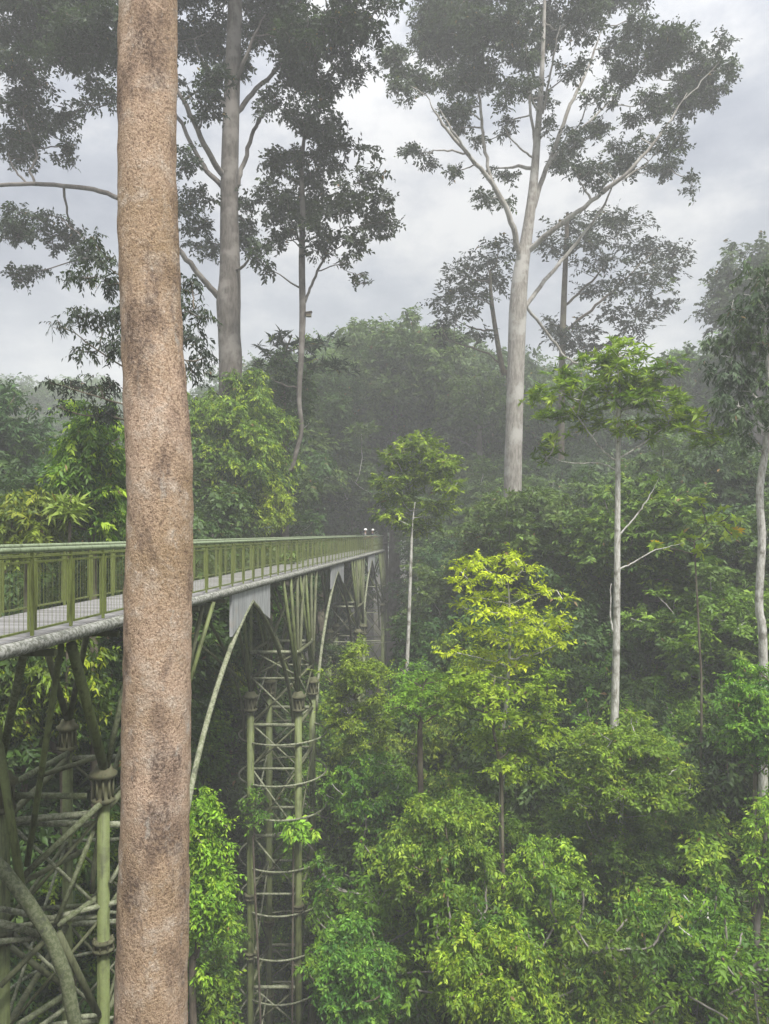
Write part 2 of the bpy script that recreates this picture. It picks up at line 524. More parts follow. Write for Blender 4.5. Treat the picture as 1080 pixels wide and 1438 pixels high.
b = Buf(); pk = []
y = Y0
while y < Y1:
    wv = 0.138
    b.box(W(y, WID / 2, ZD - 0.02 + random.uniform(-.003, .003)), (UD, ND, UP), (wv / 2 - 0.004, WID / 2, 0.02)); pk += [random.random()] * 6
    y += wv
dk = b.build('deck', M_PLANK, walk, WO)
a = dk.data.attributes.new('plank', 'FLOAT', 'FACE'); a.data.foreach_set('value', pk)
for off in (-0.02, WID + 0.02):
    Buf().tube([W(q, off, ZD - 0.10) for q in np.linspace(Y0, Y1, 40)], 0.092, 14).build('edge_beam', M_LICHEN, walk, WO)
for off in (0.45, WID - 0.45):
    Buf().box(W((Y0 + Y1) / 2, off, ZD - 0.15), (UD, ND, UP), ((Y1 - Y0) / 2, 0.05, 0.1)).build('joist', M_STRUT, walk, WO)
for q in np.arange(Y0 + 0.5, Y1, 2.0):
    Buf().box(W(q, WID / 2, ZD - 0.30), (UD, ND, UP), (0.05, WID / 2, 0.045)).build('cross_beam', M_STRUT, walk, WO)
for off in (0.03, WID - 0.03):
    r = Buf().tube([W(q, off, ZR - 0.035) for q in np.linspace(Y0, Y1, 40)], 0.036, 10).build('handrail', M_TOPRAIL, walk, WO)
    Buf().tube([W(q, off, ZR - 0.125) for q in np.linspace(Y0, Y1, 40)], 0.016, 8).build('lower_rail', M_RAIL, walk, WO)
# railing panels, one frame of square tube per metre, with a post between each pair
post_buf = Buf(); pan_buf = Buf()
zt, zb = ZR - 0.19, ZD + 0.08
for k, (q0, off) in enumerate([(q, o) for q in np.arange(9.7 - 13, Y1 - 1, 1.02) for o in (0.03, WID - 0.03)]):
    if q0 > 8 and q0 < 58:
        pb, nb = Buf(), Buf()
    else:
        pb, nb = post_buf, pan_buf
    pb.box(W(q0, off, (ZD + ZR) / 2 - 0.03), (UD, ND, UP), (0.018, 0.018, (ZR - ZD) / 2 - 0.035))
    s0, s1 = q0 + 0.085, q0 + 0.935
    for s in (s0, s1):
        nb.box(W(s, off, (zt + zb) / 2), (UD, ND, UP), (0.012, 0.012, (zt - zb) / 2))
    for z in (zt, zb):
        nb.box(W((s0 + s1) / 2, off, z), (UD, ND, UP), ((s1 - s0) / 2 + 0.012, 0.0135, 0.014))
    for s in np.arange(s0 + 0.106, s1 - 0.05, 0.106):
        nb.box(W(s, off + 0.0045, (zt + zb) / 2), (UD, ND, UP), (0.002, 0.002, (zt - zb) / 2))
    if pb is not post_buf:
        pb.build('post', M_RAIL, walk, WO); nb.build('railing_panel', M_RAIL, walk, WO)
tag(post_buf.build('end_posts', M_RAIL, walk, WO), kind='stuff'); tag(pan_buf.build('end_panels', M_RAIL, walk, WO), kind='stuff')


def arch(apex_y, half, off, foot=-7.2, pale=True):
    """pointed arch under one edge of the walkway: a plate with a pointed cut-out and a curved rib down each side"""
    prof = lambda t: -1.84 - 0.62 * t - 0.0 * t         # underside of the plate, t = 0 apex .. 1 plate end
    pe = 2.0
    b = Buf(); th = 0.035
    ts = np.linspace(-1, 1, 17)
    top = [W(apex_y + t * pe, off, ZD - 0.16) for t in ts]
    bot = [W(apex_y + t * pe, off, -1.86 - 0.70 * abs(t) ** 0.85) for t in ts]
    for s in (-th, th):
        b.add([p + ND * s for p in top + bot], [(i, i + 1, 17 + i + 1, 17 + i) for i in range(16)], False)
    n = 17
    ring = [p + ND * -th for p in top + bot[::-1]] + [p + ND * th for p in top + bot[::-1]]
    b.add(ring, [(i, (i + 1) % (2 * n), 2 * n + (i + 1) % (2 * n), 2 * n + i) for i in range(2 * n)], False)
    b.build('arch_plate', M_PLATE, walk, WO)
    for sg in (-1, 1):
        pts = []
        for t in np.linspace(0, 1, 14):
            yy = apex_y + sg * half * (1 - (1 - t) ** 1.7)
            zz = -1.86 + (foot + 1.86) * t ** 1.15
            pts.append(W(yy, off, zz))
        Buf().tube(pts, 0.062 if pale else 0.05, 10).build('arch_rib', M_PIPE if (sg < 0 and pale) else M_STRUT, walk, WO)


for ay in (20.9, 36.8, 52.8):
    for off in (0.0, WID):
        arch(ay, 5.7, off, pale=(off == 0.0))


# ---------------------------------------------------------------- steel towers
def lathe(b, c, prof, sides=14):
    b.tube([np.asarray(c) + UP * z for r, z in prof], [r for r, z in prof], sides)


def collar(t, o, c, r):
    b = Buf(); lathe(b, c, [(r * 1.05, -.10), (r * 1.75, -.085), (r * 1.75, -.05), (r * 1.3, -.04), (r * 1.3, .04), (r * 1.75, .05), (r * 1.75, .085), (r * 1.05, .10)], 12)
    for k in range(8):
        a = k * math.pi / 4
        lathe(b, np.asarray(c) + np.array([math.cos(a), math.sin(a), 0]) * r * 1.5, [(.018, -.12), (.018, .12)], 6)
    return b.build('collar', M_RUST, t, o)


def capital(leg, o, c, r):
    b = Buf(); lathe(b, c, [(r, -.55), (r * 1.9, -.5), (r * 1.9, -.44), (r * 1.25, -.4), (r * 1.35, -.12), (r * 2.1, -.06), (r * 2.2, .0), (r * 1.5, .05), (r * 1.2, .14), (0.02, .16)], 16)
    for k in range(10):
        a = k * math.pi / 5
        lathe(b, np.asarray(c) + np.array([math.cos(a), math.sin(a), 0]) * r * 1.55, [(.022, -.46), (.022, -.1)], 6)
    return b.build('capital', M_RUST, leg, o)


def tower(label, legs, cap_z, r, hoops=(), levels=(), fans=True, collars=(), hoop_r=1.56, braces=True):
    cen = np.mean([np.array(l) for l in legs], axis=0); g = float(ground_z(*cen))
    t = thing('steel_tower', label, 'support tower', (cen[0], cen[1], g), 'steel towers under the walkway')
    o = np.array(t.location)
    for (x, y) in legs:
        gz = float(ground_z(x, y)) - 0.3
        lg = Buf().tube([(x, y, gz), (x, y, (gz + cap_z) / 2), (x, y, cap_z - 0.3)], r, 14).build('leg', M_GREEN, t, o)
        capital(lg, o, (x, y, cap_z), r)
        for z in collars: collar(lg, o, (x, y, z + 0.25 * math.sin(x * 9 + y * 5)), r)
    if fans:
        for i, (x, y) in enumerate(legs):
            c = np.array([x, y, cap_z + 0.08])
            yc = y + (NEARX(0) * 0)
            near = x > NEARX(y) - 0.75
            for dy, of in ((-1.7, -0.02), (-0.55, -0.02), (0.6, -0.02), (1.8, -0.02), (0.1, WID + 0.02), (1.2, WID + 0.02)) if near else ((-1.6, WID + 0.02), (-0.3, WID + 0.02), (1.2, WID + 0.02), (0.5, -0.02)):
                Buf().bar(c, W(y + dy, of, ZD - 0.15), 0.055, 8).build('fan_strut', M_GREEN if (i + int(dy * 10)) % 3 else M_STRUT, t, o)
    n = len(legs)
    for k, z in enumerate(levels):
        for i in range(n):
            a_, b_ = np.array([*legs[i], z]), np.array([*legs[(i + 1) % n], z])
            Buf().bar(a_, b_, 0.04 if k % 2 else 0.06, 8).build('cross_bar', M_PIPE if i % 2 == 0 else M_STRUT, t, o)
            if braces and ((k + 1 < len(levels) and (i + k) % 2 == 0) or k in (1, 3)):
                z2 = levels[min(k + 1, len(levels) - 1)]
                c_ = np.array([*legs[i], z2]); d_ = np.array([*legs[(i + 1) % n], z2])
                if z2 != z:
                    Buf().bar(a_, d_, 0.03, 7).build('diagonal_brace', M_STRUT, t, o)
                    Buf().bar(b_ + UP * 0.07, c_ + UP * 0.07, 0.03, 7).build('diagonal_brace', M_PIPE, t, o)
    for z in hoops:
        a = np.linspace(0, 2 * math.pi, 49)
        tl = random.uniform(-.05, .05)
        Buf().tube([(cen[0] + hoop_r * math.cos(q), cen[1] + hoop_r * 1.1 * math.sin(q), z + tl * math.cos(q)) for q in a], 0.033, 8, False).build('hoop', M_PIPE, t, o)
    return t, o


def legs_at(yf, yb, shift=0.64, half=0.82):
    out = []
    for y, s in ((yf, 1), (yf, -1), (yb, -1), (yb, 1)):
        out.append((NEARX(y) - shift + s * half, y))
    return out


tower('slender green four-legged tower ringed with hoops, standing right of the speckled trunk', legs_at(26.4, 29.1), -5.6, 0.125,
      hoops=(-7.2, -8.6, -9.75, -11.5, -13.0, -14.5, -16.0, -17.3, -19.6), levels=(-4.1, -5.0, -6.6, -8.1, -10.4, -12.4, -15.6, -17.0, -19.5), collars=(-12.6, -14.6, -17.4))
tower('hazy far tower between the second and third arches of the footbridge', legs_at(43.6, 46.2), -5.6, 0.13,
      hoops=(-8.5, -11.5, -14.5), levels=(-4.2, -6.2, -8.4, -11.2, -14.0), collars=(-12.6, -15.5))
tower('misty last tower at the far end of the footbridge, half behind foliage', legs_at(59.6, 62.0), -5.6, 0.13,
      hoops=(-8.5, -11.5), levels=(-4.2, -6.2, -8.4, -11.2), collars=(-12.6,))

LT = [(-4.92, 13.46), (-6.47, 13.05), (-6.88, 16.7), (-5.04, 16.9)]
t1, o1 = tower('nearest tower of thick green columns and tangled mossy struts, left of the speckled trunk', LT, -4.2, 0.108,
               hoops=(-9.2, -12.0), levels=(-4.9, -6.7, -8.5, -10.6, -12.6), fans=False, collars=(-7.0, -9.9), hoop_r=1.75)


def strut(p, q, r, mat=M_STRUT, d0=13.3, d1=13.3):
    Buf().bar(P(*p, d0), P(*q, d1), r * 0.85, 10).build('strut', mat, t1, o1)


strut((146, 1078), (100, 905), 0.10, M_GREEN, 13.4, 12.0)
strut((150, 1078), (182, 930), 0.06, M_STRUTPALE, 13.4, 13.6)
strut((2, 1068), (36, 905), 0.075, M_STRUTPALE, 13.1, 11.6)
strut((38, 1215), (86, 905), 0.06, M_GREEN, 13.0, 12.2)
strut((95, 1012), (60, 895), 0.08, M_STRUT, 16.7, 14.6)
strut((97, 1012), (124, 880), 0.07, M_STRUT, 16.7, 15.2)
strut((4, 1060), (-30, 900), 0.08, M_GREEN, 13.1, 12.0)
strut((-8, 1000), (32, 1260), 0.085, M_GREEN, 12.8, 12.6)
strut((12, 1104), (95, 1058), 0.065, M_STRUTPALE, 13.1, 15.6)
strut((55, 1090), (140, 1062), 0.055, M_STRUT, 14, 14.5)
strut((18, 1117), (122, 1118), 0.065, M_STRUTPALE, 13.1, 13.4)
strut((15, 1155), (175, 1158), 0.07, M_PIPE, 13.4, 13.7)
strut((28, 1235), (142, 1128), 0.065, M_STRUTPALE, 12.9, 13.3)
strut((30, 1240), (118, 1194), 0.055, M_STRUT, 12.9, 14.6)
strut((78, 1298), (138, 1150), 0.05, M_STRUTPALE, 12.9, 13.6)
strut((80, 1300), (145, 1255), 0.06, M_STRUTPALE, 12.9, 13.6)
strut((0, 1276), (70, 1290), 0.06, M_PIPE, 12.6, 13.0)
strut((70, 1290), (175, 1264), 0.055, M_PIPE, 13.0, 13.6)
strut((55, 1276), (140, 1270), 0.05, M_STRUTPALE, 14.5, 14.6)
strut((0, 1296), (55, 1312), 0.07, M_PIPE, 12.6, 13.2)
strut((0, 1322), (50, 1318), 0.055, M_PIPE, 12.6, 13.2)
strut((0, 1385), (62, 1322), 0.055, M_STRUT, 12.6, 13.2)
strut((15, 1330), (90, 1385), 0.06, M_STRUT, 14.0, 14.4)
strut((82, 1310), (138, 1425), 0.07, M_STRUT, 12.8, 13.3)
strut((25, 1440), (95, 1395), 0.065, M_STRUTPALE, 12.9, 13.6)
strut((45, 1450), (100, 1410), 0.05, M_PIPE, 12.9, 13.6)
strut((115, 1428), (142, 1426), 0.05, M_PIPE, 12.9, 13.4)
strut((155, 1240), (175, 1205), 0.05, M_PIPE, 13.4, 13.6)
strut((262, 1100), (262, 900), 0.05, M_GREEN, 16.6, 16.6)
strut((245, 1030), (300, 845), 0.055, M_GREEN, 16.8, 17.2)
strut((245, 1030), (285, 850), 0.055, M_STRUT, 16.8, 17.0)
strut((275, 900), (345, 960), 0.04, M_STRUT, 17.4, 24.0)
# the thick bent arch member crossing the near tower
qs = [(-40, 1180), (5, 1222), (40, 1268), (70, 1315), (92, 1370), (106, 1440), (112, 1530)]
bb = Buf(); bb.tube([P(a_, c_, 12.5) for a_, c_ in qs], [0.11] * len(qs), 12)
bb.build('bent_beam', M_STRUTPALE, t1, o1)

def person(label, px_y, off, turn, shirt, trousers, sc):
    base = W(px_y, off, ZD); t = thing('person', label, 'person', base); t.rotation_euler = (0, 0, turn); t.scale = (sc, sc, sc)

    def skin(name, joints, edges, mat, lv=1):
        me = bpy.data.meshes.new(name); me.from_pydata([j[:3] for j in joints], edges, [])
        o = link(name, me, t); m = o.modifiers.new('skin', 'SKIN'); me.skin_vertices.new() if not me.skin_vertices else None
        for v, j in zip(me.skin_vertices[0].data, joints): v.radius = (j[3], j[3])
        me.skin_vertices[0].data[0].use_root = True
        sb = o.modifiers.new('subdiv', 'SUBSURF'); sb.levels = lv; sb.render_levels = lv
        me.materials.append(mat); return o
    J = [(0, 0, .95, .13), (0, 0, 1.15, .125), (0, .01, 1.38, .14), (0, .02, 1.50, .055), (0, .04, 1.60, .085), (0, .05, 1.70, .07)]; E = [(0, 1), (1, 2), (2, 3), (3, 4), (4, 5)]
    for sg in (-1, 1):
        n = len(J); J += [(sg * .1, 0, .90, .085), (sg * .11, .01, .50, .06), (sg * .11, -.01, .09, .04), (sg * .12, .13, .03, .035)]; E += [(0, n), (n, n + 1), (n + 1, n + 2), (n + 2, n + 3)]
        n = len(J); J += [(sg * .19, .01, 1.42, .055), (sg * .24, .06, 1.18, .042), (sg * .20, .30, 1.16, .032), (sg * .19, .37, 1.165, .03)]; E += [(2, n), (n, n + 1), (n + 1, n + 2), (n + 2, n + 3)]
        for k, ln in enumerate((.05, .065, .07, .06)):
            q = len(J); J.append((sg * (.165 + .017 * k), .385 + ln, 1.15, .008)); E.append((n + 3, q))
        q = len(J); J.append((sg * .145, .39, 1.165, .009)); E.append((n + 2, q))
    skin('body', J, E, M_SKIN)
    skin('shirt', [(0, 0, .93, .15), (0, 0, 1.15, .145), (0, .01, 1.40, .155), (-.2, .01, 1.42, .068), (-.245, .05, 1.24, .06), (.2, .01, 1.42, .068), (.245, .05, 1.24, .06)], [(0, 1), (1, 2), (2, 3), (3, 4), (2, 5), (5, 6)], shirt)
    skin('trousers', [(0, 0, .94, .14), (-.1, 0, .86, .1), (-.11, .01, .5, .075), (-.11, -.01, .1, .065), (.1, 0, .86, .1), (.11, .01, .5, .075), (.11, -.01, .1, .065)], [(0, 1), (1, 2), (2, 3), (0, 4), (4, 5), (5, 6)], trousers)
    b = Buf(); lathe(b, (0, .045, 1.70), [(.19, -.015), (.195, -.005), (.115, .0), (.11, .06), (.085, .10), (.01, .115)], 20); b.build('sun_hat', M_HAT, t)
    b = Buf()
    for sg in (-1, 1): lathe(b, (sg * .032, .125, 1.645), [(.004, -.008), (.01, 0), (.004, .008)], 8)
    b.build('eyes', M_DARK, t)
    Buf().tube([(0, .115, 1.63), (0, .145, 1.605), (0, .13, 1.595)], [.008, .014, .008], 6).build('nose', M_SKIN, t)
    Buf().tube([(-.025, .118, 1.565), (0, .13, 1.562), (.025, .118, 1.565)], [.004, .007, .004], 6).build('mouth', M_DARK, t)


def plain(name, c, r=0.8):
    m, nt, n, l = new_mat(name); g = n.new('ShaderNodeTexCoord').outputs['Object']
    k = tex_noise(n, l, g, 30, 3); finish(n, l, mixc(n, l, k, tuple(q * .85 for q in c), c), r); return m


M_SKIN = plain('skin', (0.42, 0.26, 0.18), 0.6); M_HAT = plain('white_cotton', (0.8, 0.8, 0.78)); M_DARK = plain('dark_feature', (0.03, 0.02, 0.02))
person('person in white sun hat and dark shirt at the railing, farther along the walkway', 57.5, 0.42, -math.pi / 2, plain('navy_cloth', (0.04, 0.05, 0.08)), plain('khaki_cloth', (0.2, 0.17, 0.11)), 0.9)
person('person in white sun hat and grey shirt leaning on the railing, nearer than the other', 52.5, 0.42, -math.pi / 2, plain('grey_cloth', (0.22, 0.22, 0.22)), plain('black_cloth', (0.03, 0.03, 0.035)), 0.9)

# ---------------------------------------------------------------- the speckled trunk beside the camera
TR = [(208, -420, 78), (207, -200, 78), (208, 0, 80), (207, 250, 80), (213, 450, 84), (218, 550, 86), (224, 650, 90), (225, 750, 91), (222, 850, 92), (221, 950, 93), (218, 1150, 94), (215, 1300, 98), (212, 1440, 100), (208, 1700, 106)]
DT = 6.0
tb = np.array([*P(205, 748, DT)[:2], float(ground_z(P(205, 748, DT)[0], DT))])
tk = thing('tree', 'thick straight trunk with tan speckled flaky bark, close in front of the footbridge', 'tree', tb)
pts = [P(a_, c_, DT) for a_, c_, w_ in TR][::-1]; rad = [w_ / 2 * DT / F for a_, c_, w_ in TR][::-1]
pts = [tb - UP * 0.3, tb * 0.6 + pts[0] * 0.4] + pts + [pts[-1] + np.array([0, 0, 9.0])]; rad = [0.5, 0.36] + rad + [0.19]
ww = Wood(np.random.default_rng(4)); ww.path(pts, rad, 48, sub=14)
bv = np.concatenate(ww.b.v)
nz = 0.003 * np.sin(bv[:, 2] * 5 + bv[:, 0] * 14) + 0.0025 * np.sin(bv[:, 2] * 13 + bv[:, 1] * 30) + 0.003 * np.sin(bv[:, 0] * 60 + bv[:, 2] * 21)
cxy = bv.copy(); cxy[:, :2] -= np.repeat(ww.pos[:, :2], 48, axis=0); cxy[:, 2] = 0
ww.b.v = [bv + unit(cxy) * nz[:, None]]
ww.b.build('trunk', M_FLAKY, tk, tb)

# ---------------------------------------------------------------- leaf styles
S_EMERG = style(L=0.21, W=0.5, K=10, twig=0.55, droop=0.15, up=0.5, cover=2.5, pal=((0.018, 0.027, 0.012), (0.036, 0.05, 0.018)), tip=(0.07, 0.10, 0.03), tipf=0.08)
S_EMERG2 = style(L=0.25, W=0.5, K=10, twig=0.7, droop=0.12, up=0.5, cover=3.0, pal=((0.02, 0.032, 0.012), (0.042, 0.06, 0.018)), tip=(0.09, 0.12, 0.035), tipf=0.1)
S_PAD = style(L=0.34, W=0.45, K=12, twig=1.0, droop=0.05, up=1.6, cover=2.5, pal=((0.02, 0.028, 0.014), (0.032, 0.042, 0.018)), tipf=0.03)
S_DROOP = style(L=0.145, W=0.34, K=9, twig=0.34, droop=0.7, up=0.5, cover=1.5, pal=((0.022, 0.034, 0.017), (0.04, 0.056, 0.024)), tipf=0.05)
S_BUSH = style(L=0.19, W=0.36, K=12, twig=0.6, droop=0.5, up=0.8, cover=3.8, pal=((0.04, 0.08, 0.009), (0.155, 0.22, 0.016)), tip=(0.40, 0.44, 0.022), tipf=0.22)
S_BRIGHT = style(L=0.12, W=0.42, K=11, twig=0.42, droop=0.4, up=0.9, cover=3.6, pal=((0.11, 0.20, 0.012), (0.25, 0.37, 0.020)), tip=(0.40, 0.47, 0.035), tipf=0.28)
S_YELLOW = style(L=0.15, W=0.42, K=13, twig=0.5, droop=0.15, up=1.6, cover=2.5, pal=((0.32, 0.38, 0.008), (0.48, 0.53, 0.010)), tip=(0.52, 0.58, 0.012), tipf=0.2, var=0.14, red=0.92)
S_MID = style(L=0.122, W=0.42, K=12, twig=0.45, droop=0.3, up=1.0, cover=3.2, pal=((0.05, 0.115, 0.010), (0.155, 0.25, 0.015)), tip=(0.27, 0.36, 0.02), tipf=0.14)
S_DARK = style(L=0.23, W=0.42, K=12, twig=0.65, droop=0.3, up=0.9, cover=3.2, pal=((0.03, 0.06, 0.013), (0.07, 0.115, 0.024)), tip=(0.10, 0.14, 0.025), tipf=0.08)
S_ROS = style(L=0.27, W=0.28, K=13, twig=0.35, droop=0.05, up=1.2, kind='rosette', cover=2.0, pal=((0.12, 0.20, 0.022), (0.27, 0.37, 0.034)), tip=(0.34, 0.42, 0.03), tipf=0.2)
S_LAYER = style(L=0.125, W=0.40, K=14, twig=0.5, droop=0.12, up=1.8, cover=3.0, pal=((0.065, 0.13, 0.014), (0.18, 0.27, 0.024)), tip=(0.28, 0.35, 0.03), tipf=0.16)
S_FARL = style(L=0.40, W=0.5, K=12, twig=1.1, droop=0.2, up=0.8, cover=3.0, pal=((0.065, 0.11, 0.028), (0.13, 0.185, 0.045)), tip=(0.12, 0.16, 0.035), tipf=0.1)

NR = np.random.default_rng

# ---------------------------------------------------------------- named trees
# tall left emergent
d = 38
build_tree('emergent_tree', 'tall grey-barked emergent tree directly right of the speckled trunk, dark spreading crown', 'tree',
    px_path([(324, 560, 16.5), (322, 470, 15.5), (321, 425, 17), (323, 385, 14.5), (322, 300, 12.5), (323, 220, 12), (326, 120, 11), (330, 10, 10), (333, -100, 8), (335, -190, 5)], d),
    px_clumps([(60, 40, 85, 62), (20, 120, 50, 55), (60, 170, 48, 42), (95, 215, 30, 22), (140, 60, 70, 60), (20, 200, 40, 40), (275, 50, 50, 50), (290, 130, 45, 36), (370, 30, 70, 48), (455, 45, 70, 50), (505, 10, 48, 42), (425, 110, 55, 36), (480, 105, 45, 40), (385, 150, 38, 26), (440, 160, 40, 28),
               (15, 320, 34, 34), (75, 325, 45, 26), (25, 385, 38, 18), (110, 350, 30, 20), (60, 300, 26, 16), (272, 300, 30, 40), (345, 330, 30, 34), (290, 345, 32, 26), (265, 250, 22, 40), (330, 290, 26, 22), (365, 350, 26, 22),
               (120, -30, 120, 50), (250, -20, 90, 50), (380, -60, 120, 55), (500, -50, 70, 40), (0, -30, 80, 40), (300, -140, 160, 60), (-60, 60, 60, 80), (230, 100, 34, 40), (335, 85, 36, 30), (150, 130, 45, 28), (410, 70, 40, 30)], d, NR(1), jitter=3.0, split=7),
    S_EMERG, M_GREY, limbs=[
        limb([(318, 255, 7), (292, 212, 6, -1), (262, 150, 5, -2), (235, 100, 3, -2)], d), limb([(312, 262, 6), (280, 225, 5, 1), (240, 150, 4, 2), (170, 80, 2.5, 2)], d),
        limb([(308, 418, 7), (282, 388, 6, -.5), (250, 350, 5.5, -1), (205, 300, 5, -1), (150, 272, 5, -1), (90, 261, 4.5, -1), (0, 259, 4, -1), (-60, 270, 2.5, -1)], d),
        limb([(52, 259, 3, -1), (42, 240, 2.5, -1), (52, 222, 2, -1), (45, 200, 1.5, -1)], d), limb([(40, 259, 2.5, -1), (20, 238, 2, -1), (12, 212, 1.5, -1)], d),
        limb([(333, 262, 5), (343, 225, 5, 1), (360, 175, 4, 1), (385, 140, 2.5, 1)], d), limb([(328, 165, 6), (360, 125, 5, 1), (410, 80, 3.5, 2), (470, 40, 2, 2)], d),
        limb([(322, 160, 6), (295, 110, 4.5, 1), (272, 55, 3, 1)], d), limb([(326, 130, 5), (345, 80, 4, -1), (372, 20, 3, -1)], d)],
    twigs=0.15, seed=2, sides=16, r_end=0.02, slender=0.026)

# the slim kinked tree
d = 38
def bird_box(t, base):
    pass
build_tree('tree', 'slim grey tree with kinked bare lower stem, rounded dark crown and nest box', 'tree',
    px_path([(403, 705, 3), (411, 655, 3), (423, 605, 3.2), (420, 560, 3.4), (423, 500, 4), (425, 440, 4.6), (424, 370, 4.6), (425, 300, 4), (424, 230, 3), (430, 170, 2)], d),
    px_clumps([(440, 175, 45, 32), (405, 225, 42, 34), (475, 225, 42, 34), (525, 255, 34, 30), (378, 285, 32, 34), (440, 270, 52, 44), (522, 310, 40, 36), (492, 350, 36, 28), (385, 345, 24, 26), (500, 392, 18, 16), (440, 330, 42, 34), (405, 300, 34, 34), (480, 290, 42, 36), (545, 290, 20, 22), (455, 205, 30, 24), (510, 215, 26, 20), (372, 375, 14, 16)], d, NR(3), jitter=1.2, split=6),
    style(**{**S_EMERG, 'L': 0.24, 'twig': 0.6, 'cover': 2.1, 'pal': ((0.02, 0.03, 0.013), (0.038, 0.052, 0.02))}), M_GREY, limbs=[
        limb([(428, 425, 3.2), (440, 395, 3), (462, 350, 2.4), (485, 310, 1.6)], d), limb([(424, 350, 2.6), (410, 310, 2.2), (392, 280, 1.5)], d), limb([(423, 545, 1.6), (400, 540, 1.2), (372, 528, .8)], d)],
    twigs=0.2, seed=4, r_end=0.012)
b = Buf(); c_ = P(433.5, 442, d - 0.02)
b.box(c_, ((1, 0, 0), (0, 1, 0), UP), (0.13, 0.12, 0.10)); b.box(c_ + UP * 0.115, ((1, 0, 0.15), (0, 1, 0), UP), (0.17, 0.16, 0.015))
tag(b.build('nest_box', M_BROWN), 'small dark nest box fixed to the slim kinked grey tree', 'nest box')

# the pale right emergent
d = 50
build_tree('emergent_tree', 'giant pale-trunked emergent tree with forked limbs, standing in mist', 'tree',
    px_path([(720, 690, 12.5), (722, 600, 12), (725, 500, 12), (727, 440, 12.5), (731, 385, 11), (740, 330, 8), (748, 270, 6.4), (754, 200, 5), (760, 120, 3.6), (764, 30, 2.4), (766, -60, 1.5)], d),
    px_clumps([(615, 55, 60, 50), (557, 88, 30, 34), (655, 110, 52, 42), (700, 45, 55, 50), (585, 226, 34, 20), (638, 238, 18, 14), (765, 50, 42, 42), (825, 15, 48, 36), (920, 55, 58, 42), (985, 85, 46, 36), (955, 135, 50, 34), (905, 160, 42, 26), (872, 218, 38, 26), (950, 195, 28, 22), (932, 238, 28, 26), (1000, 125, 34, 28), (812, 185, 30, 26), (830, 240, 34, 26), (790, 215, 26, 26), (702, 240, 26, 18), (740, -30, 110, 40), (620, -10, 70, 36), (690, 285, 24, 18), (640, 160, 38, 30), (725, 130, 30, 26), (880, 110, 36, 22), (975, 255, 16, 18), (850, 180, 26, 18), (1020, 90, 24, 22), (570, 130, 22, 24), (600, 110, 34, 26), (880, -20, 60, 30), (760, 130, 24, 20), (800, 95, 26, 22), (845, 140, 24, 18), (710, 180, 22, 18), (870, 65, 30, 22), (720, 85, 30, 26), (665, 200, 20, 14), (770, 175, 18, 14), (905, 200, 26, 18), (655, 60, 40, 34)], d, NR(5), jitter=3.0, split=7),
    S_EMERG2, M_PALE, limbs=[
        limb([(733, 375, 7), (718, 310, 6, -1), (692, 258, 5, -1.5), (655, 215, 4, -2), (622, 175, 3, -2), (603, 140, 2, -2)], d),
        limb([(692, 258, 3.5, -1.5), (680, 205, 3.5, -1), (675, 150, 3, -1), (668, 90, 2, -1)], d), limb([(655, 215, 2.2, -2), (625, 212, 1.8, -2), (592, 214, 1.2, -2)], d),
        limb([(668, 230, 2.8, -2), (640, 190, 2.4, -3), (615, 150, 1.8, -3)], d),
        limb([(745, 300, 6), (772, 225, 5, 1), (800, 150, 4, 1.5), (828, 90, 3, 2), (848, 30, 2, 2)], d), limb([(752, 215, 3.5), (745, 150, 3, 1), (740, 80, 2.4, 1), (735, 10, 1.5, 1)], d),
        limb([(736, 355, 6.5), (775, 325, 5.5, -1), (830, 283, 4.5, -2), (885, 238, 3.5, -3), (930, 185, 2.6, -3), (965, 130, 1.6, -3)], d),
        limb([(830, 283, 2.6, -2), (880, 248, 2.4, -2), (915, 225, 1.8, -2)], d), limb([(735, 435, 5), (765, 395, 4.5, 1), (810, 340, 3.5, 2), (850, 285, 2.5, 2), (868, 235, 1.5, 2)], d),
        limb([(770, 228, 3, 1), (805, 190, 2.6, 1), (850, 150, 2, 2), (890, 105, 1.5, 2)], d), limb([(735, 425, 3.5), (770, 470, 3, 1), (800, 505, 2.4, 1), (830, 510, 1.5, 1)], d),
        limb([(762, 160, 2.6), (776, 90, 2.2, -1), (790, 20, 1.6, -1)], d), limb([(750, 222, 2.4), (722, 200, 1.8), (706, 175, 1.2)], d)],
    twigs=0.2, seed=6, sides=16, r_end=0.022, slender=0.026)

# layered tree behind it, right
d = 60
build_tree('layered_tree', 'thin grey tree with flat dark layered boughs, just right behind the giant pale trunk', 'tree',
    px_path([(789, 560, 4.5), (790, 480, 4.5), (792, 420, 4.2), (795, 350, 3.5), (797, 300, 2.2)], d),
    px_clumps([(868, 322, 52, 13), (905, 350, 58, 13), (925, 378, 48, 12), (900, 405, 55, 12), (925, 430, 42, 10), (860, 440, 40, 9), (820, 340, 42, 13), (775, 345, 28, 12), (800, 315, 40, 14), (840, 368, 42, 11), (800, 470, 42, 14), (775, 455, 22, 10), (895, 455, 34, 9), (820, 490, 40, 12), (950, 355, 24, 10), (860, 300, 30, 10), (885, 480, 24, 8), (838, 405, 36, 10)], d, NR(7), depth=0.8, jitter=2),
    S_PAD, M_BROWN, limbs=[limb([(790, 470, 3.2), (830, 435, 3, -1), (870, 400, 2.4, -1), (915, 355, 1.5, -1)], d), limb([(792, 430, 3), (830, 395, 2.6, 1), (868, 350, 1.8, 1)], d), limb([(789, 520, 3), (840, 490, 2.6, -1), (890, 455, 1.6, -1)], d)],
    twigs=0.12, seed=8, r_end=0.025)
d = 56
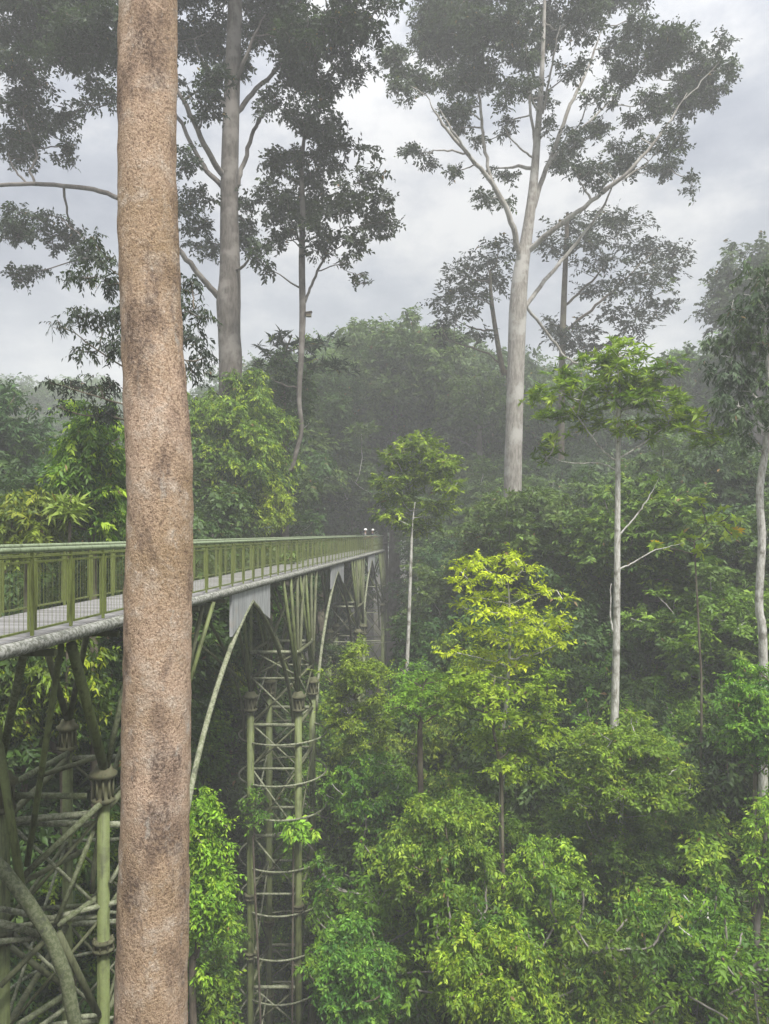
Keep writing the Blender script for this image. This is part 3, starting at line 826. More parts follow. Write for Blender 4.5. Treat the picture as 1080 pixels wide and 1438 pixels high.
build_tree('layered_tree', 'thin dark tree with flat boughs just left of the giant pale trunk', 'tree',
    px_path([(716, 560, 4), (706, 520, 4), (697, 470, 3.4), (690, 420, 2.8), (688, 380, 1.8)], d),
    px_clumps([(685, 365, 42, 13), (655, 385, 40, 13), (640, 410, 34, 11), (690, 395, 36, 12), (645, 440, 34, 10), (620, 455, 22, 8), (700, 345, 26, 9), (630, 475, 22, 7), (665, 415, 30, 9), (672, 470, 24, 7), (618, 425, 16, 7)], d, NR(9), jitter=2),
    S_PAD, M_BROWN, limbs=[limb([(703, 510, 2.6), (680, 495, 2.2), (650, 485, 1.8), (625, 475, 1.2)], d), limb([(696, 465, 2.4), (670, 462, 2), (640, 450, 1.4)], d)],
    twigs=0.12, seed=10, r_end=0.022)

# rosette tree with speckled white stem
d = 25
build_tree('rosette_tree', 'slender white-speckled stem topped by big glossy leaf rosettes, rising out of the right-hand thicket', 'tree',
    px_path([(862, 1065, 5.8), (864, 980, 5.4), (866, 880, 5), (867, 760, 4.2), (868, 640, 3.4), (869, 550, 3.2), (870, 495, 2)], d),
    px_clumps([(790, 548, 37, 19), (828, 512, 42, 18), (878, 492, 45, 16), (935, 516, 35, 18), (822, 578, 32, 16), (940, 585, 42, 19), (908, 605, 42, 19), (975, 603, 40, 22), (872, 540, 35, 16), (770, 585, 25, 14), (765, 640, 27, 16), (850, 545, 32, 16), (905, 545, 32, 16), (750, 560, 20, 11), (990, 625, 22, 12), (1005, 610, 17, 11), (860, 520, 30, 16), (900, 560, 30, 16), (800, 580, 26, 14), (865, 505, 40, 18), (820, 545, 34, 18), (905, 530, 36, 18), (930, 560, 34, 16), (800, 530, 34, 16), (870, 600, 30, 14), (955, 560, 24, 14), (885, 560, 40, 20), (840, 600, 30, 14), (780, 615, 24, 12)], d, NR(11), jitter=0.8),
    S_ROS, M_WHITE, limbs=[
        limb([(868, 650, 2.4), (840, 625, 2), (815, 590, 1.6), (790, 555, 1)], d), limb([(868, 645, 2.2), (900, 625, 1.8), (945, 595, 1.2), (975, 605, .8)], d),
        limb([(868, 565, 2), (845, 535, 1.6), (828, 515, 1)], d), limb([(869, 560, 2), (900, 540, 1.6), (933, 520, 1)], d),
        limb([(869, 752, 2), (890, 728, 1.7), (910, 700, 1.4), (926, 672, 1)], d), limb([(868, 800, 2), (890, 790, 1.6), (915, 775, 1.3), (960, 762, .8)], d),
        limb([(866, 660, 1.8), (840, 650, 1.4), (800, 650, 1.1), (770, 640, .8)], d), limb([(866, 905, 2.4), (858, 870, 2), (858, 820, 1.6)], d)],
    twigs=0.5, seed=12, r_end=0.014)
# its yellow leaves on the side branch belong to a slim sapling behind
d = 25.4
build_tree('sapling', 'spindly sapling with a few large yellow leaves beside the white-speckled stem', 'tree',
    px_path([(985, 1010, 1.6), (982, 900, 1.5), (978, 820, 1.3), (975, 760, .9)], d),
    px_clumps([(940, 768, 22, 7), (965, 755, 16, 8), (985, 772, 12, 6), (918, 768, 12, 5), (1000, 735, 26, 16), (985, 705, 18, 10), (1025, 720, 20, 12), (1030, 750, 14, 8)], d, NR(13), jitter=0.3),
    style(**{**S_ROS, 'L': 0.26, 'W': 0.42, 'cover': 0.95, 'pal': ((0.22, 0.30, 0.015), (0.36, 0.42, 0.02)), 'tip': (0.75, 0.34, 0.01), 'tipf': 0.08, 'red': 1.0}), M_BROWN, twigs=0.8, seed=14)

# right edge stem
d = 24
build_tree('tree', 'white-blotched leaning stem with small grey-green leaves, at the right-hand forest edge', 'tree',
    px_path([(1072, 935, 5.8), (1066, 850, 5.4), (1070, 760, 5.2), (1067, 690, 5), (1076, 625, 4.6), (1082, 560, 4), (1075, 480, 3), (1070, 420, 2.5)], d),
    px_clumps([(1040, 470, 40, 34), (1075, 430, 45, 30), (1020, 520, 34, 26), (1060, 530, 44, 30), (1040, 580, 40, 24), (1005, 480, 20, 16), (1090, 480, 50, 40), (1110, 560, 50, 40), (1015, 560, 22, 14), (1045, 620, 26, 14), (1080, 380, 40, 26)], d, NR(15), jitter=1),
    style(**{**S_DROOP, 'L': 0.2, 'cover': 1.7, 'pal': ((0.045, 0.07, 0.03), (0.075, 0.105, 0.04))}), M_WHITE, limbs=[limb([(1078, 580, 2.5), (1055, 550, 2), (1030, 520, 1.4)], d)], twigs=0.2, seed=16)

# yellow-green layered tree
d = 24
build_tree('yellow_tree', 'vivid yellow-green layered tree glowing among the darker canopy', 'tree',
    px_path([(704, 1150, 3.4), (706, 1090, 3.2), (703, 1050, 3), (712, 980, 2.6), (716, 900, 2), (715, 840, 1.2), (712, 805, .7)], d),
    px_clumps([(672, 786, 34, 7.5), (735, 796, 30, 6.8), (690, 808, 34, 6.8), (768, 828, 20, 6.0), (715, 832, 44, 7.5), (675, 838, 26, 6.8), (700, 858, 48, 8.2), (745, 860, 34, 6.8), (680, 885, 38, 6.8), (760, 890, 32, 7.5), (725, 900, 44, 7.5), (780, 905, 20, 6.0), (690, 918, 34, 6.0), (740, 880, 34, 7.5), (710, 930, 30, 6.8), (655, 815, 20, 6.8), (720, 780, 26, 6.8), (770, 870, 24, 6.8), (648, 882, 22, 6.0), (650, 850, 20, 5.2), (785, 880, 20, 6.0), (645, 800, 20, 5.2), (640, 915, 22, 5.2), (790, 840, 16, 4.5), (745, 925, 26, 6.0), (665, 935, 24, 6.0)], d, NR(17), jitter=0.7),
    S_YELLOW, M_WHITE, twigs=0.25, seed=18, r_end=0.01)
d = 22.6
build_tree('layered_tree', 'lower yellowish-green layered tree right beneath the vivid yellow-green one', 'tree',
    px_path([(705, 1150, 2.6), (702, 1080, 2.4), (690, 1000, 2), (695, 950, 1.2)], d),
    px_clumps([(665, 955, 34, 12), (640, 985, 28, 10), (690, 975, 36, 10), (745, 965, 42, 11), (700, 1005, 36, 9), (775, 990, 24, 8), (750, 1010, 34, 10), (735, 1055, 34, 13), (760, 1085, 24, 10), (720, 1085, 22, 8), (770, 945, 22, 8), (680, 1035, 34, 12), (720, 1040, 34, 12), (765, 1030, 28, 12), (705, 1075, 20, 8), (640, 960, 24, 10)], d, NR(19), jitter=0.8),
    style(**{**S_YELLOW, 'pal': ((0.15, 0.24, 0.012), (0.27, 0.38, 0.016)), 'tip': (0.38, 0.46, 0.02), 'red': 0.84, 'cover': 3.4}), M_BROWN, twigs=0.25, seed=20)

# slender layered tree at the end of the walkway
d = 34
build_tree('tree', 'slender tree with thin white stem and rounded olive crown hiding the end of the footbridge', 'tree',
    px_path([(571, 965, 2.8), (574, 880, 2.5), (577, 790, 2.2), (579, 740, 1.2), (583, 705, .4)], d),
    px_clumps([(585, 622, 36, 12), (558, 645, 30, 12), (612, 645, 30, 13), (543, 678, 24, 12), (590, 668, 44, 14), (628, 682, 22, 12), (565, 700, 40, 13), (610, 712, 34, 12), (545, 722, 24, 10), (585, 738, 40, 12), (625, 655, 20, 10)], d, NR(21), jitter=1.0),
    style(**{**S_LAYER, 'L': 0.22, 'pal': ((0.09, 0.155, 0.012), (0.24, 0.34, 0.02)), 'tip': (0.36, 0.46, 0.03), 'cover': 4.6}), M_WHITE, twigs=0.2, seed=22)


def ecrown(*a, **k):
    k['size'] = tuple(q * 0.8 for q in k.get('size', (0.3, 0.5)))
    a = list(a); a[8] = int(a[8] * 1.7)
    return ecrown_(*a, **k)


def ecrown_(name, label, cat, d, px, py, rx, ry, n, st, bark, stem_px=None, rpx=4, seed=0, flat=0.75, size=(0.3, 0.5), low=-0.75, group=None, depth=1.0):
    R = NR(seed + 300); k = d / F
    rx *= 0.9; ry *= 0.9
    cl = crown_clumps(P(px, py, d), (rx * k, rx * k * depth, ry * k), n, R, size, flat, low)
    sx, sy = stem_px or (px, py + ry * 1.1)
    return build_tree(name, label, cat, px_path([(sx, sy, rpx), ((sx + px) / 2, (sy + py) / 2 + ry * 0.2, rpx * .8), (px, py - ry * 0.3, rpx * .4)], d), cl, st, bark, twigs=0.06, seed=seed, group=group)


# ---- left side, behind the walkway
ecrown('bushy_tree', 'dense rounded green tree right of the speckled trunk with yellow new leaves on its flank', 'tree', 38, 325, 650, 82, 125, 34, S_BUSH, M_BROWN, (325, 800), 6, 30, low=-0.95)
ecrown('bushy_tree', 'yellow-leaved tree overhanging the footbridge rail on the right of the dense rounded tree', 'tree', 37, 385, 715, 30, 42, 9, style(**{**S_BUSH, 'pal': ((0.16, 0.2, 0.015), (0.30, 0.32, 0.02)), 'tip': (0.5, 0.48, 0.02)}), M_BROWN, (380, 790), 3, 31)
ecrown('bushy_tree', 'broad green tree behind the footbridge, directly left of the speckled trunk', 'tree', 22, 130, 665, 62, 100, 20, S_BUSH, M_BROWN, (130, 800), 6, 32, low=-0.95)
ecrown('bush', 'yellowish drooping bush behind the railing left of the speckled trunk, nearest the handrail', 'bush', 21, 38, 735, 50, 55, 14, style(**{**S_BUSH, 'pal': ((0.09, 0.13, 0.02), (0.2, 0.24, 0.025)), 'tip': (0.36, 0.36, 0.03)}), M_BROWN, (38, 820), 4, 33, low=-0.95)
ecrown('tree', 'dark blue-green tree crown rising at the left edge behind the railing', 'tree', 34, 5, 620, 58, 85, 18, style(**{**S_DARK, 'pal': ((0.035, 0.065, 0.022), (0.07, 0.11, 0.03)), 'tipf': 0.15}), M_BROWN, (0, 760), 5, 34)
ecrown('tree', 'deep green tree between the kinked grey stem and the footbridge', 'tree', 60, 440, 610, 72, 125, 26, S_DARK, M_BROWN, (450, 780), 6, 35, low=-0.95)
ecrown('tree', 'dark feathery tree just behind the kinked grey stem', 'tree', 42, 400, 560, 46, 75, 14, style(**{**S_DARK, 'cover': 2.0}), M_BROWN, (400, 700), 4, 36)
d = 20
build_tree('drooping_tree', 'sparse dark tree with hanging leaf tufts against the sky, behind the speckled trunk', 'tree',
    px_path([(182, 640, 3), (180, 560, 2.6), (178, 480, 2), (176, 400, 1.6), (174, 350, 1.0)], d),
    px_clumps([(110, 385, 30, 14), (140, 360, 26, 14), (150, 395, 26, 16), (110, 440, 26, 13), (85, 455, 16, 9), (140, 445, 30, 16), (160, 485, 26, 20), (115, 490, 22, 13), (100, 540, 22, 12), (140, 540, 30, 18), (70, 535, 12, 7), (85, 570, 14, 8), (270, 400, 24, 16), (285, 440, 20, 18), (265, 470, 26, 18), (285, 500, 18, 14), (255, 430, 20, 20), (130, 330, 16, 10), (175, 440, 26, 26), (150, 575, 36, 18), (270, 520, 24, 14)], d, NR(41), jitter=0.8),
    S_DROOP, M_BROWN, limbs=[limb([(180, 520, 2), (120, 480, 1.6), (95, 455, 1)], d), limb([(179, 490, 2), (200, 455, 1.8), (255, 440, 1.2), (280, 430, .8)], d), limb([(180, 570, 2), (115, 550, 1.5), (75, 538, .8)], d)],
    twigs=0.5, seed=42)
d = 44
build_tree('drooping_tree', 'small spiky-leaved tree poking above the dark greenery at the kinked stem', 'tree',
    px_path([(398, 640, 2.2), (395, 560, 2), (400, 500, 1.6), (410, 470, 1)], d),
    px_clumps([(378, 495, 26, 14), (400, 475, 24, 10), (430, 485, 30, 12), (460, 480, 20, 9), (365, 520, 20, 12), (450, 510, 30, 14), (405, 515, 34, 16), (480, 520, 22, 12)], d, NR(43), jitter=0.6),
    style(**{**S_ROS, 'pal': ((0.022, 0.035, 0.018), (0.035, 0.05, 0.022)), 'tipf': 0.03, 'L': 0.5, 'W': 0.22, 'cover': 1.6}), M_BROWN, twigs=0.4, seed=44)
# fern-like fronds above the rail, left
ecrown('fern', 'pale arching fern fronds on the bush left of the speckled trunk', 'fern', 20.4, 96, 715, 22, 14, 5, style(**{**S_ROS, 'L': 0.42, 'W': 0.16, 'K': 10, 'cover': 0.8, 'droop': 0.2, 'pal': ((0.2, 0.26, 0.04), (0.3, 0.36, 0.06)), 'tipf': 0}), M_BROWN, (98, 745), 2, 45)

# ---- around the towers, below the walkway
ecrown('bushy_tree', 'bright lime-green leafy tree hanging between the speckled trunk and the hooped tower', 'tree', 19.5, 284, 1245, 43, 125, 22, S_BRIGHT, M_BROWN, (270, 1380), 5, 50, low=-0.95, size=(0.28, 0.42))
ecrown('shrub', 'dark green shrub at the foot of the hooped tower, lower right of the speckled trunk', 'shrub', 20.5, 292, 1405, 50, 65, 16, S_MID, M_BROWN, (310, 1500), 4, 51, low=-0.95)
ecrown('bushy_tree', 'olive tree seen through the struts of the nearest tower', 'tree', 21, 60, 960, 80, 90, 20, S_BUSH, M_BROWN, (90, 1100), 6, 52, low=-0.95)
ecrown('bushy_tree', 'shady green tree low behind the nearest tower', 'tree', 22, 95, 1250, 110, 110, 20, S_MID, M_BROWN, (95, 1400), 6, 53, low=-0.95)
ecrown('bushy_tree', 'green tree below the deck, seen through the struts between trunk and hooped tower', 'tree', 37, 300, 960, 70, 90, 18, S_BUSH, M_BROWN, (300, 1100), 5, 54, low=-0.95)
ecrown('creeper', 'small creeper with yellow-green leaves climbing the hooped tower', 'creeper', 26.2, 415, 1165, 26, 14, 6, style(**{**S_BRIGHT, 'L': 0.24, 'cover': 1.7}), M_BROWN, (412, 1200), 1.5, 55)
ecrown('creeper', 'dark leafy creeper on the left leg of the hooped tower', 'creeper', 26.0, 358, 1140, 18, 36, 7, style(**{**S_MID, 'cover': 1.3}), M_BROWN, (356, 1200), 1.5, 56)
ecrown('bushy_tree', 'shaded tree behind the lower legs of the hooped tower', 'tree', 34, 390, 1290, 70, 90, 14, style(**{**S_MID, 'cover': 1.9}), M_BROWN, (390, 1380), 4, 57, low=-0.95)

# ---- the thicket right of the towers
ecrown('bushy_tree', 'yellow-green tree touching the right side of the hooped tower', 'tree', 27.5, 498, 985, 50, 80, 20, style(**{**S_LAYER, 'pal': ((0.10, 0.17, 0.014), (0.24, 0.32, 0.022)), 'tip': (0.36, 0.43, 0.03), 'tipf': 0.2}), M_BROWN, (510, 1110), 4, 60, flat=0.5, low=-0.95)
ecrown('layered_tree', 'mid green tree under the yellow-green one beside the hooped tower', 'tree', 27, 520, 1110, 62, 60, 16, S_MID, M_WHITE, (508, 1230), 4, 61, flat=0.55, low=-0.9)
ecrown('layered_tree', 'yellow-tinged spreading tree left of the vivid yellow tree', 'tree', 25, 590, 975, 52, 45, 12, style(**{**S_LAYER, 'pal': ((0.11, 0.19, 0.014), (0.22, 0.32, 0.02))}), M_BROWN, (590, 1060), 4, 62, flat=0.45)
ecrown('layered_tree', 'feathery bright green tree on a pale stem right of centre in the thicket', 'tree', 23.5, 875, 1085, 92, 72, 26, style(**{**S_LAYER, 'pal': ((0.09, 0.18, 0.014), (0.20, 0.32, 0.025)), 'tip': (0.36, 0.43, 0.035)}), M_WHITE, (868, 1250), 4, 63, flat=0.4, low=-0.7)
ecrown('layered_tree', 'darker layered tree just below the feathery bright green one', 'tree', 24.5, 850, 1190, 95, 72, 24, S_LAYER, M_WHITE, (868, 1330), 3.6, 64, flat=0.45, low=-0.9)
ecrown('shrub', 'rounded lime-green bush at the bottom of the clearing, nearest of the thicket', 'bush', 19, 690, 1375, 82, 78, 24, S_BRIGHT, M_BROWN, (690, 1500), 4, 65, low=-0.95, size=(0.26, 0.42))
ecrown('layered_tree', 'green tree with drooping sprays above the rounded lime bush', 'tree', 22, 620, 1200, 78, 95, 26, style(**{**S_MID, 'pal': ((0.07, 0.14, 0.012), (0.19, 0.28, 0.022)), 'tip': (0.32, 0.39, 0.03), 'tipf': 0.2}), M_BROWN, (630, 1370), 4, 66, flat=0.5, low=-0.95)
ecrown('shrub', 'blue-green glossy shrub low to the right of the hooped tower', 'shrub', 21, 500, 1370, 60, 80, 18, style(**{**S_BRIGHT, 'pal': ((0.06, 0.15, 0.016), (0.13, 0.26, 0.025)), 'tip': (0.24, 0.36, 0.04)}), M_BROWN, (500, 1500), 4, 67, low=-0.95)
ecrown('layered_tree', 'small lime-tipped tree at the right-hand edge of the thicket', 'tree', 21, 1075, 1190, 36, 70, 12, S_BRIGHT, M_GREY, (1062, 1330), 5, 68, flat=0.5, low=-0.9)
ecrown('shrub', 'low yellowish bush in the bottom right corner', 'bush', 19.5, 1040, 1440, 70, 30, 12, style(**{**S_BRIGHT, 'cover': 2.6}), M_BROWN, (1040, 1500), 3, 69)
ecrown('shrub', 'dark tangled shrub right of the rounded lime bush', 'shrub', 20, 850, 1400, 105, 80, 24, S_MID, M_BROWN, (850, 1520), 4, 70, low=-0.95)
ecrown('tree', 'broad dark green canopy tree below the base of the giant pale trunk', 'tree', 38, 750, 755, 110, 66, 26, style(**{**S_LAYER, 'L': 0.26, 'pal': ((0.055, 0.105, 0.018), (0.12, 0.19, 0.028)), 'tip': (0.14, 0.19, 0.035)}), M_GREY, (740, 850), 5, 71, flat=0.42, low=-0.6)
ecrown('tree', 'wide green tree behind the white-speckled stem', 'tree', 34, 905, 770, 120, 90, 28, style(**{**S_LAYER, 'L': 0.25, 'pal': ((0.055, 0.105, 0.016), (0.13, 0.20, 0.026))}), M_GREY, (910, 920), 5, 72, flat=0.5, low=-0.8)
ecrown('tree', 'olive green tree filling the right edge below the blotched stem', 'tree', 30, 1000, 900, 105, 85, 26, style(**{**S_LAYER, 'L': 0.22, 'pal': ((0.06, 0.105, 0.014), (0.16, 0.22, 0.024))}), M_WHITE, (970, 1040), 4.5, 73, flat=0.5, low=-0.85)
ecrown('tree', 'dark shaded tree right of the feathery bright green one', 'tree', 27, 1025, 1050, 85, 80, 22, S_MID, M_WHITE, (985, 1220), 3.5, 74, flat=0.6, low=-0.9)

ecrown('layered_tree', 'fresh green small tree at the foot of the white-blotched leaning stem', 'tree', 22, 1065, 1005, 62, 72, 18, S_MID, M_BROWN, (1060, 1130), 3, 75, flat=0.5, low=-0.9)
ecrown('layered_tree', 'bright small tree between the rounded lime bush and the feathery bright green tree', 'tree', 21, 765, 1255, 60, 75, 16, style(**{**S_BRIGHT, 'pal': ((0.08, 0.15, 0.014), (0.2, 0.29, 0.022))}), M_BROWN, (770, 1400), 3, 76, flat=0.5, low=-0.95)
ecrown('layered_tree', 'yellow-flecked small tree in the lower right thicket above the corner bush', 'tree', 20.5, 965, 1330, 75, 80, 18, style(**{**S_MID, 'tipf': 0.25}), M_WHITE, (975, 1450), 3, 77, flat=0.5, low=-0.95)

# ---- misty trees farther off
ecrown('tree', 'big rounded misty tree crown in the middle distance behind the kinked stem', 'tree', 72, 555, 540, 100, 95, 34, S_FARL, M_GREY, (555, 720), 8, 80, low=-0.6)
ecrown('tree', 'misty dark tree with flat boughs left of the giant pale trunk base', 'tree', 66, 672, 570, 62, 52, 20, style(**{**S_FARL, 'cover': 2.2}), M_GREY, (675, 700), 6, 81, flat=0.45)
ecrown('emergent_tree', 'tall hazy grey-green crown at the right-hand edge against the sky', 'tree', 62, 1062, 420, 75, 85, 26, style(**{**S_FARL, 'cover': 2.2, 'pal': ((0.04, 0.06, 0.03), (0.07, 0.09, 0.04))}), M_GREY, (1065, 620), 8, 82, low=-0.7)


# ---------------------------------------------------------------- infill forest from prototypes
def proto(name, label, cat, h, cr, rt, n, st, bark, seed, flat=0.7, low=-0.85, size=(0.3, 0.5)):
    R = NR(seed + 700)
    cl = crown_clumps((0, 0, h - cr[2]), cr, n, R, size, flat, low)
    return build_tree(name, label, cat, [(np.array([0, 0, 0.0]), rt * 1.3), (np.array([0.2, 0.1, h * 0.35]), rt), (np.array([-0.1, 0.15, h * 0.65]), rt * .8), (np.array([0, 0, h - cr[2] * .7]), rt * .3)],
                      cl, st, bark, twigs=0.03, seed=seed, base=np.zeros(3))


PR = {
    'canopy': proto('canopy_tree', 'hazy dark green broadleaf tree in the misty forest behind the footbridge', 'tree', 24, (4.6, 4.6, 5.5), 0.17, 26, style(**{**S_DARK, 'L': 0.24}), M_GREY, 90),
    'canopyb': proto('canopy_tree', 'hazy mid green layered tree in the misty forest behind the footbridge', 'tree', 25, (5.0, 5.0, 4.5), 0.16, 26, style(**{**S_LAYER, 'L': 0.24, 'pal': ((0.05, 0.095, 0.017), (0.115, 0.175, 0.03)), 'tip': (0.14, 0.19, 0.03)}), M_WHITE, 91, flat=0.45),
    'under': proto('understory_tree', 'shaded understory tree with thin pale stem in the thicket', 'tree', 13, (3.0, 3.0, 3.6), 0.09, 20, S_MID, M_GREY, 92),
    'underb': proto('understory_tree', 'dark understory tree with loose leaves in the thicket', 'tree', 15, (3.2, 3.2, 4.0), 0.10, 20, style(**{**S_DARK, 'L': 0.2, 'pal': ((0.028, 0.06, 0.011), (0.075, 0.12, 0.02))}), M_BROWN, 93),
    'shrub': proto('understory_shrub', 'leafy green shrub on the shaded forest floor', 'shrub', 5.0, (2.6, 2.6, 2.3), 0.06, 16, style(**{**S_MID, 'L': 0.2, 'tipf': 0.2}), M_BROWN, 94),
    'underc': proto('understory_tree', 'bright fresh-leaved understory tree in the thicket', 'tree', 12, (2.7, 2.7, 3.4), 0.07, 30, style(**{**S_BRIGHT, 'L': 0.12, 'pal': ((0.07, 0.14, 0.012), (0.19, 0.28, 0.022)), 'cover': 3.0}), M_BROWN, 97, flat=0.5, size=(0.22, 0.38)),
    'sapling': proto('thin_sapling', 'thin pale sapling pole with a sparse leafy top in the thicket', 'sapling', 11, (1.1, 1.1, 2.6), 0.04, 14, style(**{**S_MID, 'cover': 1.5}), M_SAP, 98, flat=0.4, size=(0.3, 0.5)),
    'giant': proto('forest_giant', 'faded tall forest tree far back in the mist', 'tree', 40, (8.5, 8.5, 8), 0.42, 34, S_FARL, M_GREY, 95),
    'giantb': proto('forest_giant', 'faded broad-crowned forest tree far back in the mist', 'tree', 36, (9.5, 9.5, 6.5), 0.40, 34, style(**{**S_FARL, 'pal': ((0.04, 0.07, 0.022), (0.08, 0.115, 0.03))}), M_GREY, 96, flat=0.5),
}
GRP = {'canopy': 'dark canopy trees behind the footbridge', 'canopyb': 'layered canopy trees behind the footbridge', 'under': 'pale-stemmed understory trees', 'underb': 'dark understory trees', 'shrub': 'forest floor shrubs', 'underc': 'bright understory trees', 'sapling': 'thin saplings in the thicket', 'giant': 'tall far forest trees', 'giantb': 'broad far forest trees'}
USED = set()
R = NR(77)


def place(kind, x, y, sc=1.0, sz=None):
    sz = sz or sc; loc = (x, y, float(ground_z(x, y)) - 0.05); rz = R.random() * 6.28
    p = PR[kind]
    if kind not in USED:
        USED.add(kind); p.location = loc; p.rotation_euler = (0, 0, rz); p.scale = (sc, sc, sz); p['group'] = GRP[kind]
    else:
        copy_tree(p, loc, rz, (sc, sz))


def clear_of_walk(x, y, cr, top):
    # keep crowns that reach above the deck out of the walkway itself
    e = x / y * F + CX - cr * F / y
    if x > NEARX(y) - WID / 2 and y < 64 and x / y * F + CX > 440 and e < 548 and top < 960:
        x = (548 + cr * F / y - CX) / F * y
    c = NEARX(y) - WID / 2
    if top < 790 and y < 72 and abs(x - c) < cr + 1.2:
        x = c + (cr + 1.2) * (1 if x > c else -1)
    return x


def at(px, d): return (px - CX) / F * d


# each row: kind, px column, distance, crown-top row in the photograph
ROWS = [
    # behind the right thicket
    ('canopy', 660, 46, 745), ('canopyb', 840, 48, 690), ('canopy', 880, 46, 660), ('canopyb', 960, 44, 640), ('canopy', 1040, 42, 610), ('canopyb', 1110, 40, 640),
    ('canopy', 700, 40, 800), ('canopyb', 610, 42, 760), ('canopy', 820, 36, 800), ('canopyb', 1090, 33, 740), ('canopy', 1060, 36, 700),
    ('under', 650, 33, 890), ('underb', 800, 30, 930), ('under', 930, 29, 960), ('underb', 1080, 27, 960), ('under', 560, 34, 920), ('underb', 700, 30, 1040), ('underb', 480, 38, 920), ('under', 760, 27, 1110),
    ('underb', 560, 29, 1090), ('underb', 960, 27, 1120), ('under', 1060, 26, 1120), ('underb', 720, 25, 1180), ('under', 930, 23.5, 1240), ('underb', 1010, 23, 1250), ('underb', 800, 22, 1290), ('underb', 480, 34, 1150),
    ('underb', 610, 36, 860), ('canopy', 590, 48, 800), ('canopyb', 640, 54, 745), ('canopy', 640, 60, 740), ('canopyb', 700, 58, 670), ('canopyb', 590, 64, 660), ('canopy', 760, 62, 640),
    ('under', 505, 32, 1180), ('under', 860, 26, 1300),
    ('underc', 650, 27, 1100), ('underc', 790, 26, 1150), ('underc', 920, 26, 1180), ('underc', 890, 21, 1320), ('underc', 1090, 24, 1100),
    ('underc', 610, 31, 1000), ('underc', 800, 32, 980), ('underc', 940, 33, 920), ('underc', 1040, 30, 960), ('underc', 1020, 20.5, 1380), ('underc', 780, 20, 1380),
    ('under', 740, 33, 950), ('under', 860, 35, 880), ('under', 990, 36, 820), ('under', 1060, 38, 780), ('under', 660, 36, 920),
    ('sapling', 512, 23, 1165), ('sapling', 868, 19.3, 1205), ('sapling', 985, 19.8, 1230), ('sapling', 962, 20.5, 1215), ('sapling', 1058, 18.8, 1230), ('sapling', 640, 20.5, 1190), ('sapling', 735, 19.6, 1210), ('sapling', 905, 20, 1250), ('sapling', 655, 28, 1050), ('sapling', 505, 25, 1180), ('sapling', 820, 29, 940), ('sapling', 830, 31, 900), ('sapling', 930, 28, 1060), ('sapling', 968, 27, 940), ('sapling', 1000, 25, 1210), ('sapling', 980, 24, 1230), ('sapling', 1065, 23, 1240), ('sapling', 900, 24, 1200), ('sapling', 760, 30, 960),
    ('sapling', 560, 30, 1000), ('sapling', 610, 27, 1080), ('sapling', 690, 34, 880), ('sapling', 780, 36, 820), ('sapling', 1000, 34, 760), ('sapling', 930, 37, 700), ('sapling', 845, 38, 690), ('sapling', 720, 24, 1180), ('sapling', 545, 26, 1100), ('sapling', 480, 28, 1080), ('sapling', 1040, 28, 900),
    # left, behind the walkway
    ('canopy', 330, 40, 620), ('canopyb', 240, 34, 640), ('canopy', 180, 30, 640), ('canopyb', 60, 38, 640), ('canopy', 470, 50, 600), ('canopyb', 500, 60, 570), ('canopy', -30, 32, 660), ('canopyb', 300, 50, 610), ('canopyb', 440, 46, 660),
    ('under', 150, 31, 830), ('underb', 30, 24, 880), ('under', 300, 39, 800), ('underb', 440, 66, 700), ('under', 130, 29, 900), ('underb', 260, 34, 880), ('underb', 380, 40, 900), ('under', 360, 38, 930), ('underb', 20, 22, 1080), ('under', 140, 24, 1090), ('underb', 230, 33, 1130), ('under', 440, 36, 1060), ('underb', 130, 26, 1060), ('under', 340, 37, 1190),
]
for kind, px, dd, top in ROWS:
    x = clear_of_walk(at(px, dd), dd, 6.3 if 'can' in kind else 3.8, top); hgt = (H - top) / F * dd - float(ground_z(x, dd)); h0 = {'canopy': 24, 'canopyb': 25, 'under': 13, 'underb': 15, 'underc': 12, 'sapling': 11}[kind]
    s = max(0.6, min(1.35, hgt / h0)); place(kind, x, dd, s * (0.9 + 0.25 * R.random()), hgt / h0)
for k in range(46):
    dd = 21 + 22 * R.random(); px = 250 + 850 * R.random()
    if px < 590 and dd < 32: continue
    place('shrub', at(px, dd), dd, 0.8 + 0.7 * R.random())
for k in range(8):
    dd = 15 + 14 * R.random(); place('shrub', at(-20 + 180 * R.random(), dd), dd, 0.9 + 0.6 * R.random())
for k in range(10):
    place('shrub', at(330 + 130 * R.random(), 32), 31.5 + 5 * R.random(), 0.9 + 0.5 * R.random())
# unseen trees added beside and behind the viewing platform to block low side light
for kind, x, y, hz in (('canopy', 15, 6, 0.86), ('canopyb', 20, 12, 0.95), ('canopy', 24, 20, 1.05), ('canopyb', 14, -3, 0.8), ('canopy', 22, 1, 1.0), ('canopyb', 29, 27, 1.05), ('canopy', -15, 10, 1.0), ('canopyb', -17, 2, 1.0), ('canopy', -22, 18, 1.1), ('canopyb', -14, -6, 0.95), ('canopy', -25, 26, 1.1),
                       ('canopyb', 3, -10, 0.85), ('canopy', 9, -13, 0.95), ('canopyb', -3, -14, 0.9), ('canopy', -9, -16, 1.0), ('canopyb', 17, -14, 1.0), ('under', 8, 3, 1.0), ('underb', 11, 10, 1.0), ('under', 5, -4, 1.0), ('underb', -10, 6, 1.0), ('underb', 13, 15, 1.05), ('under', 0, 2, 0.9)):
    place(kind, x, y, 1.15, hz)
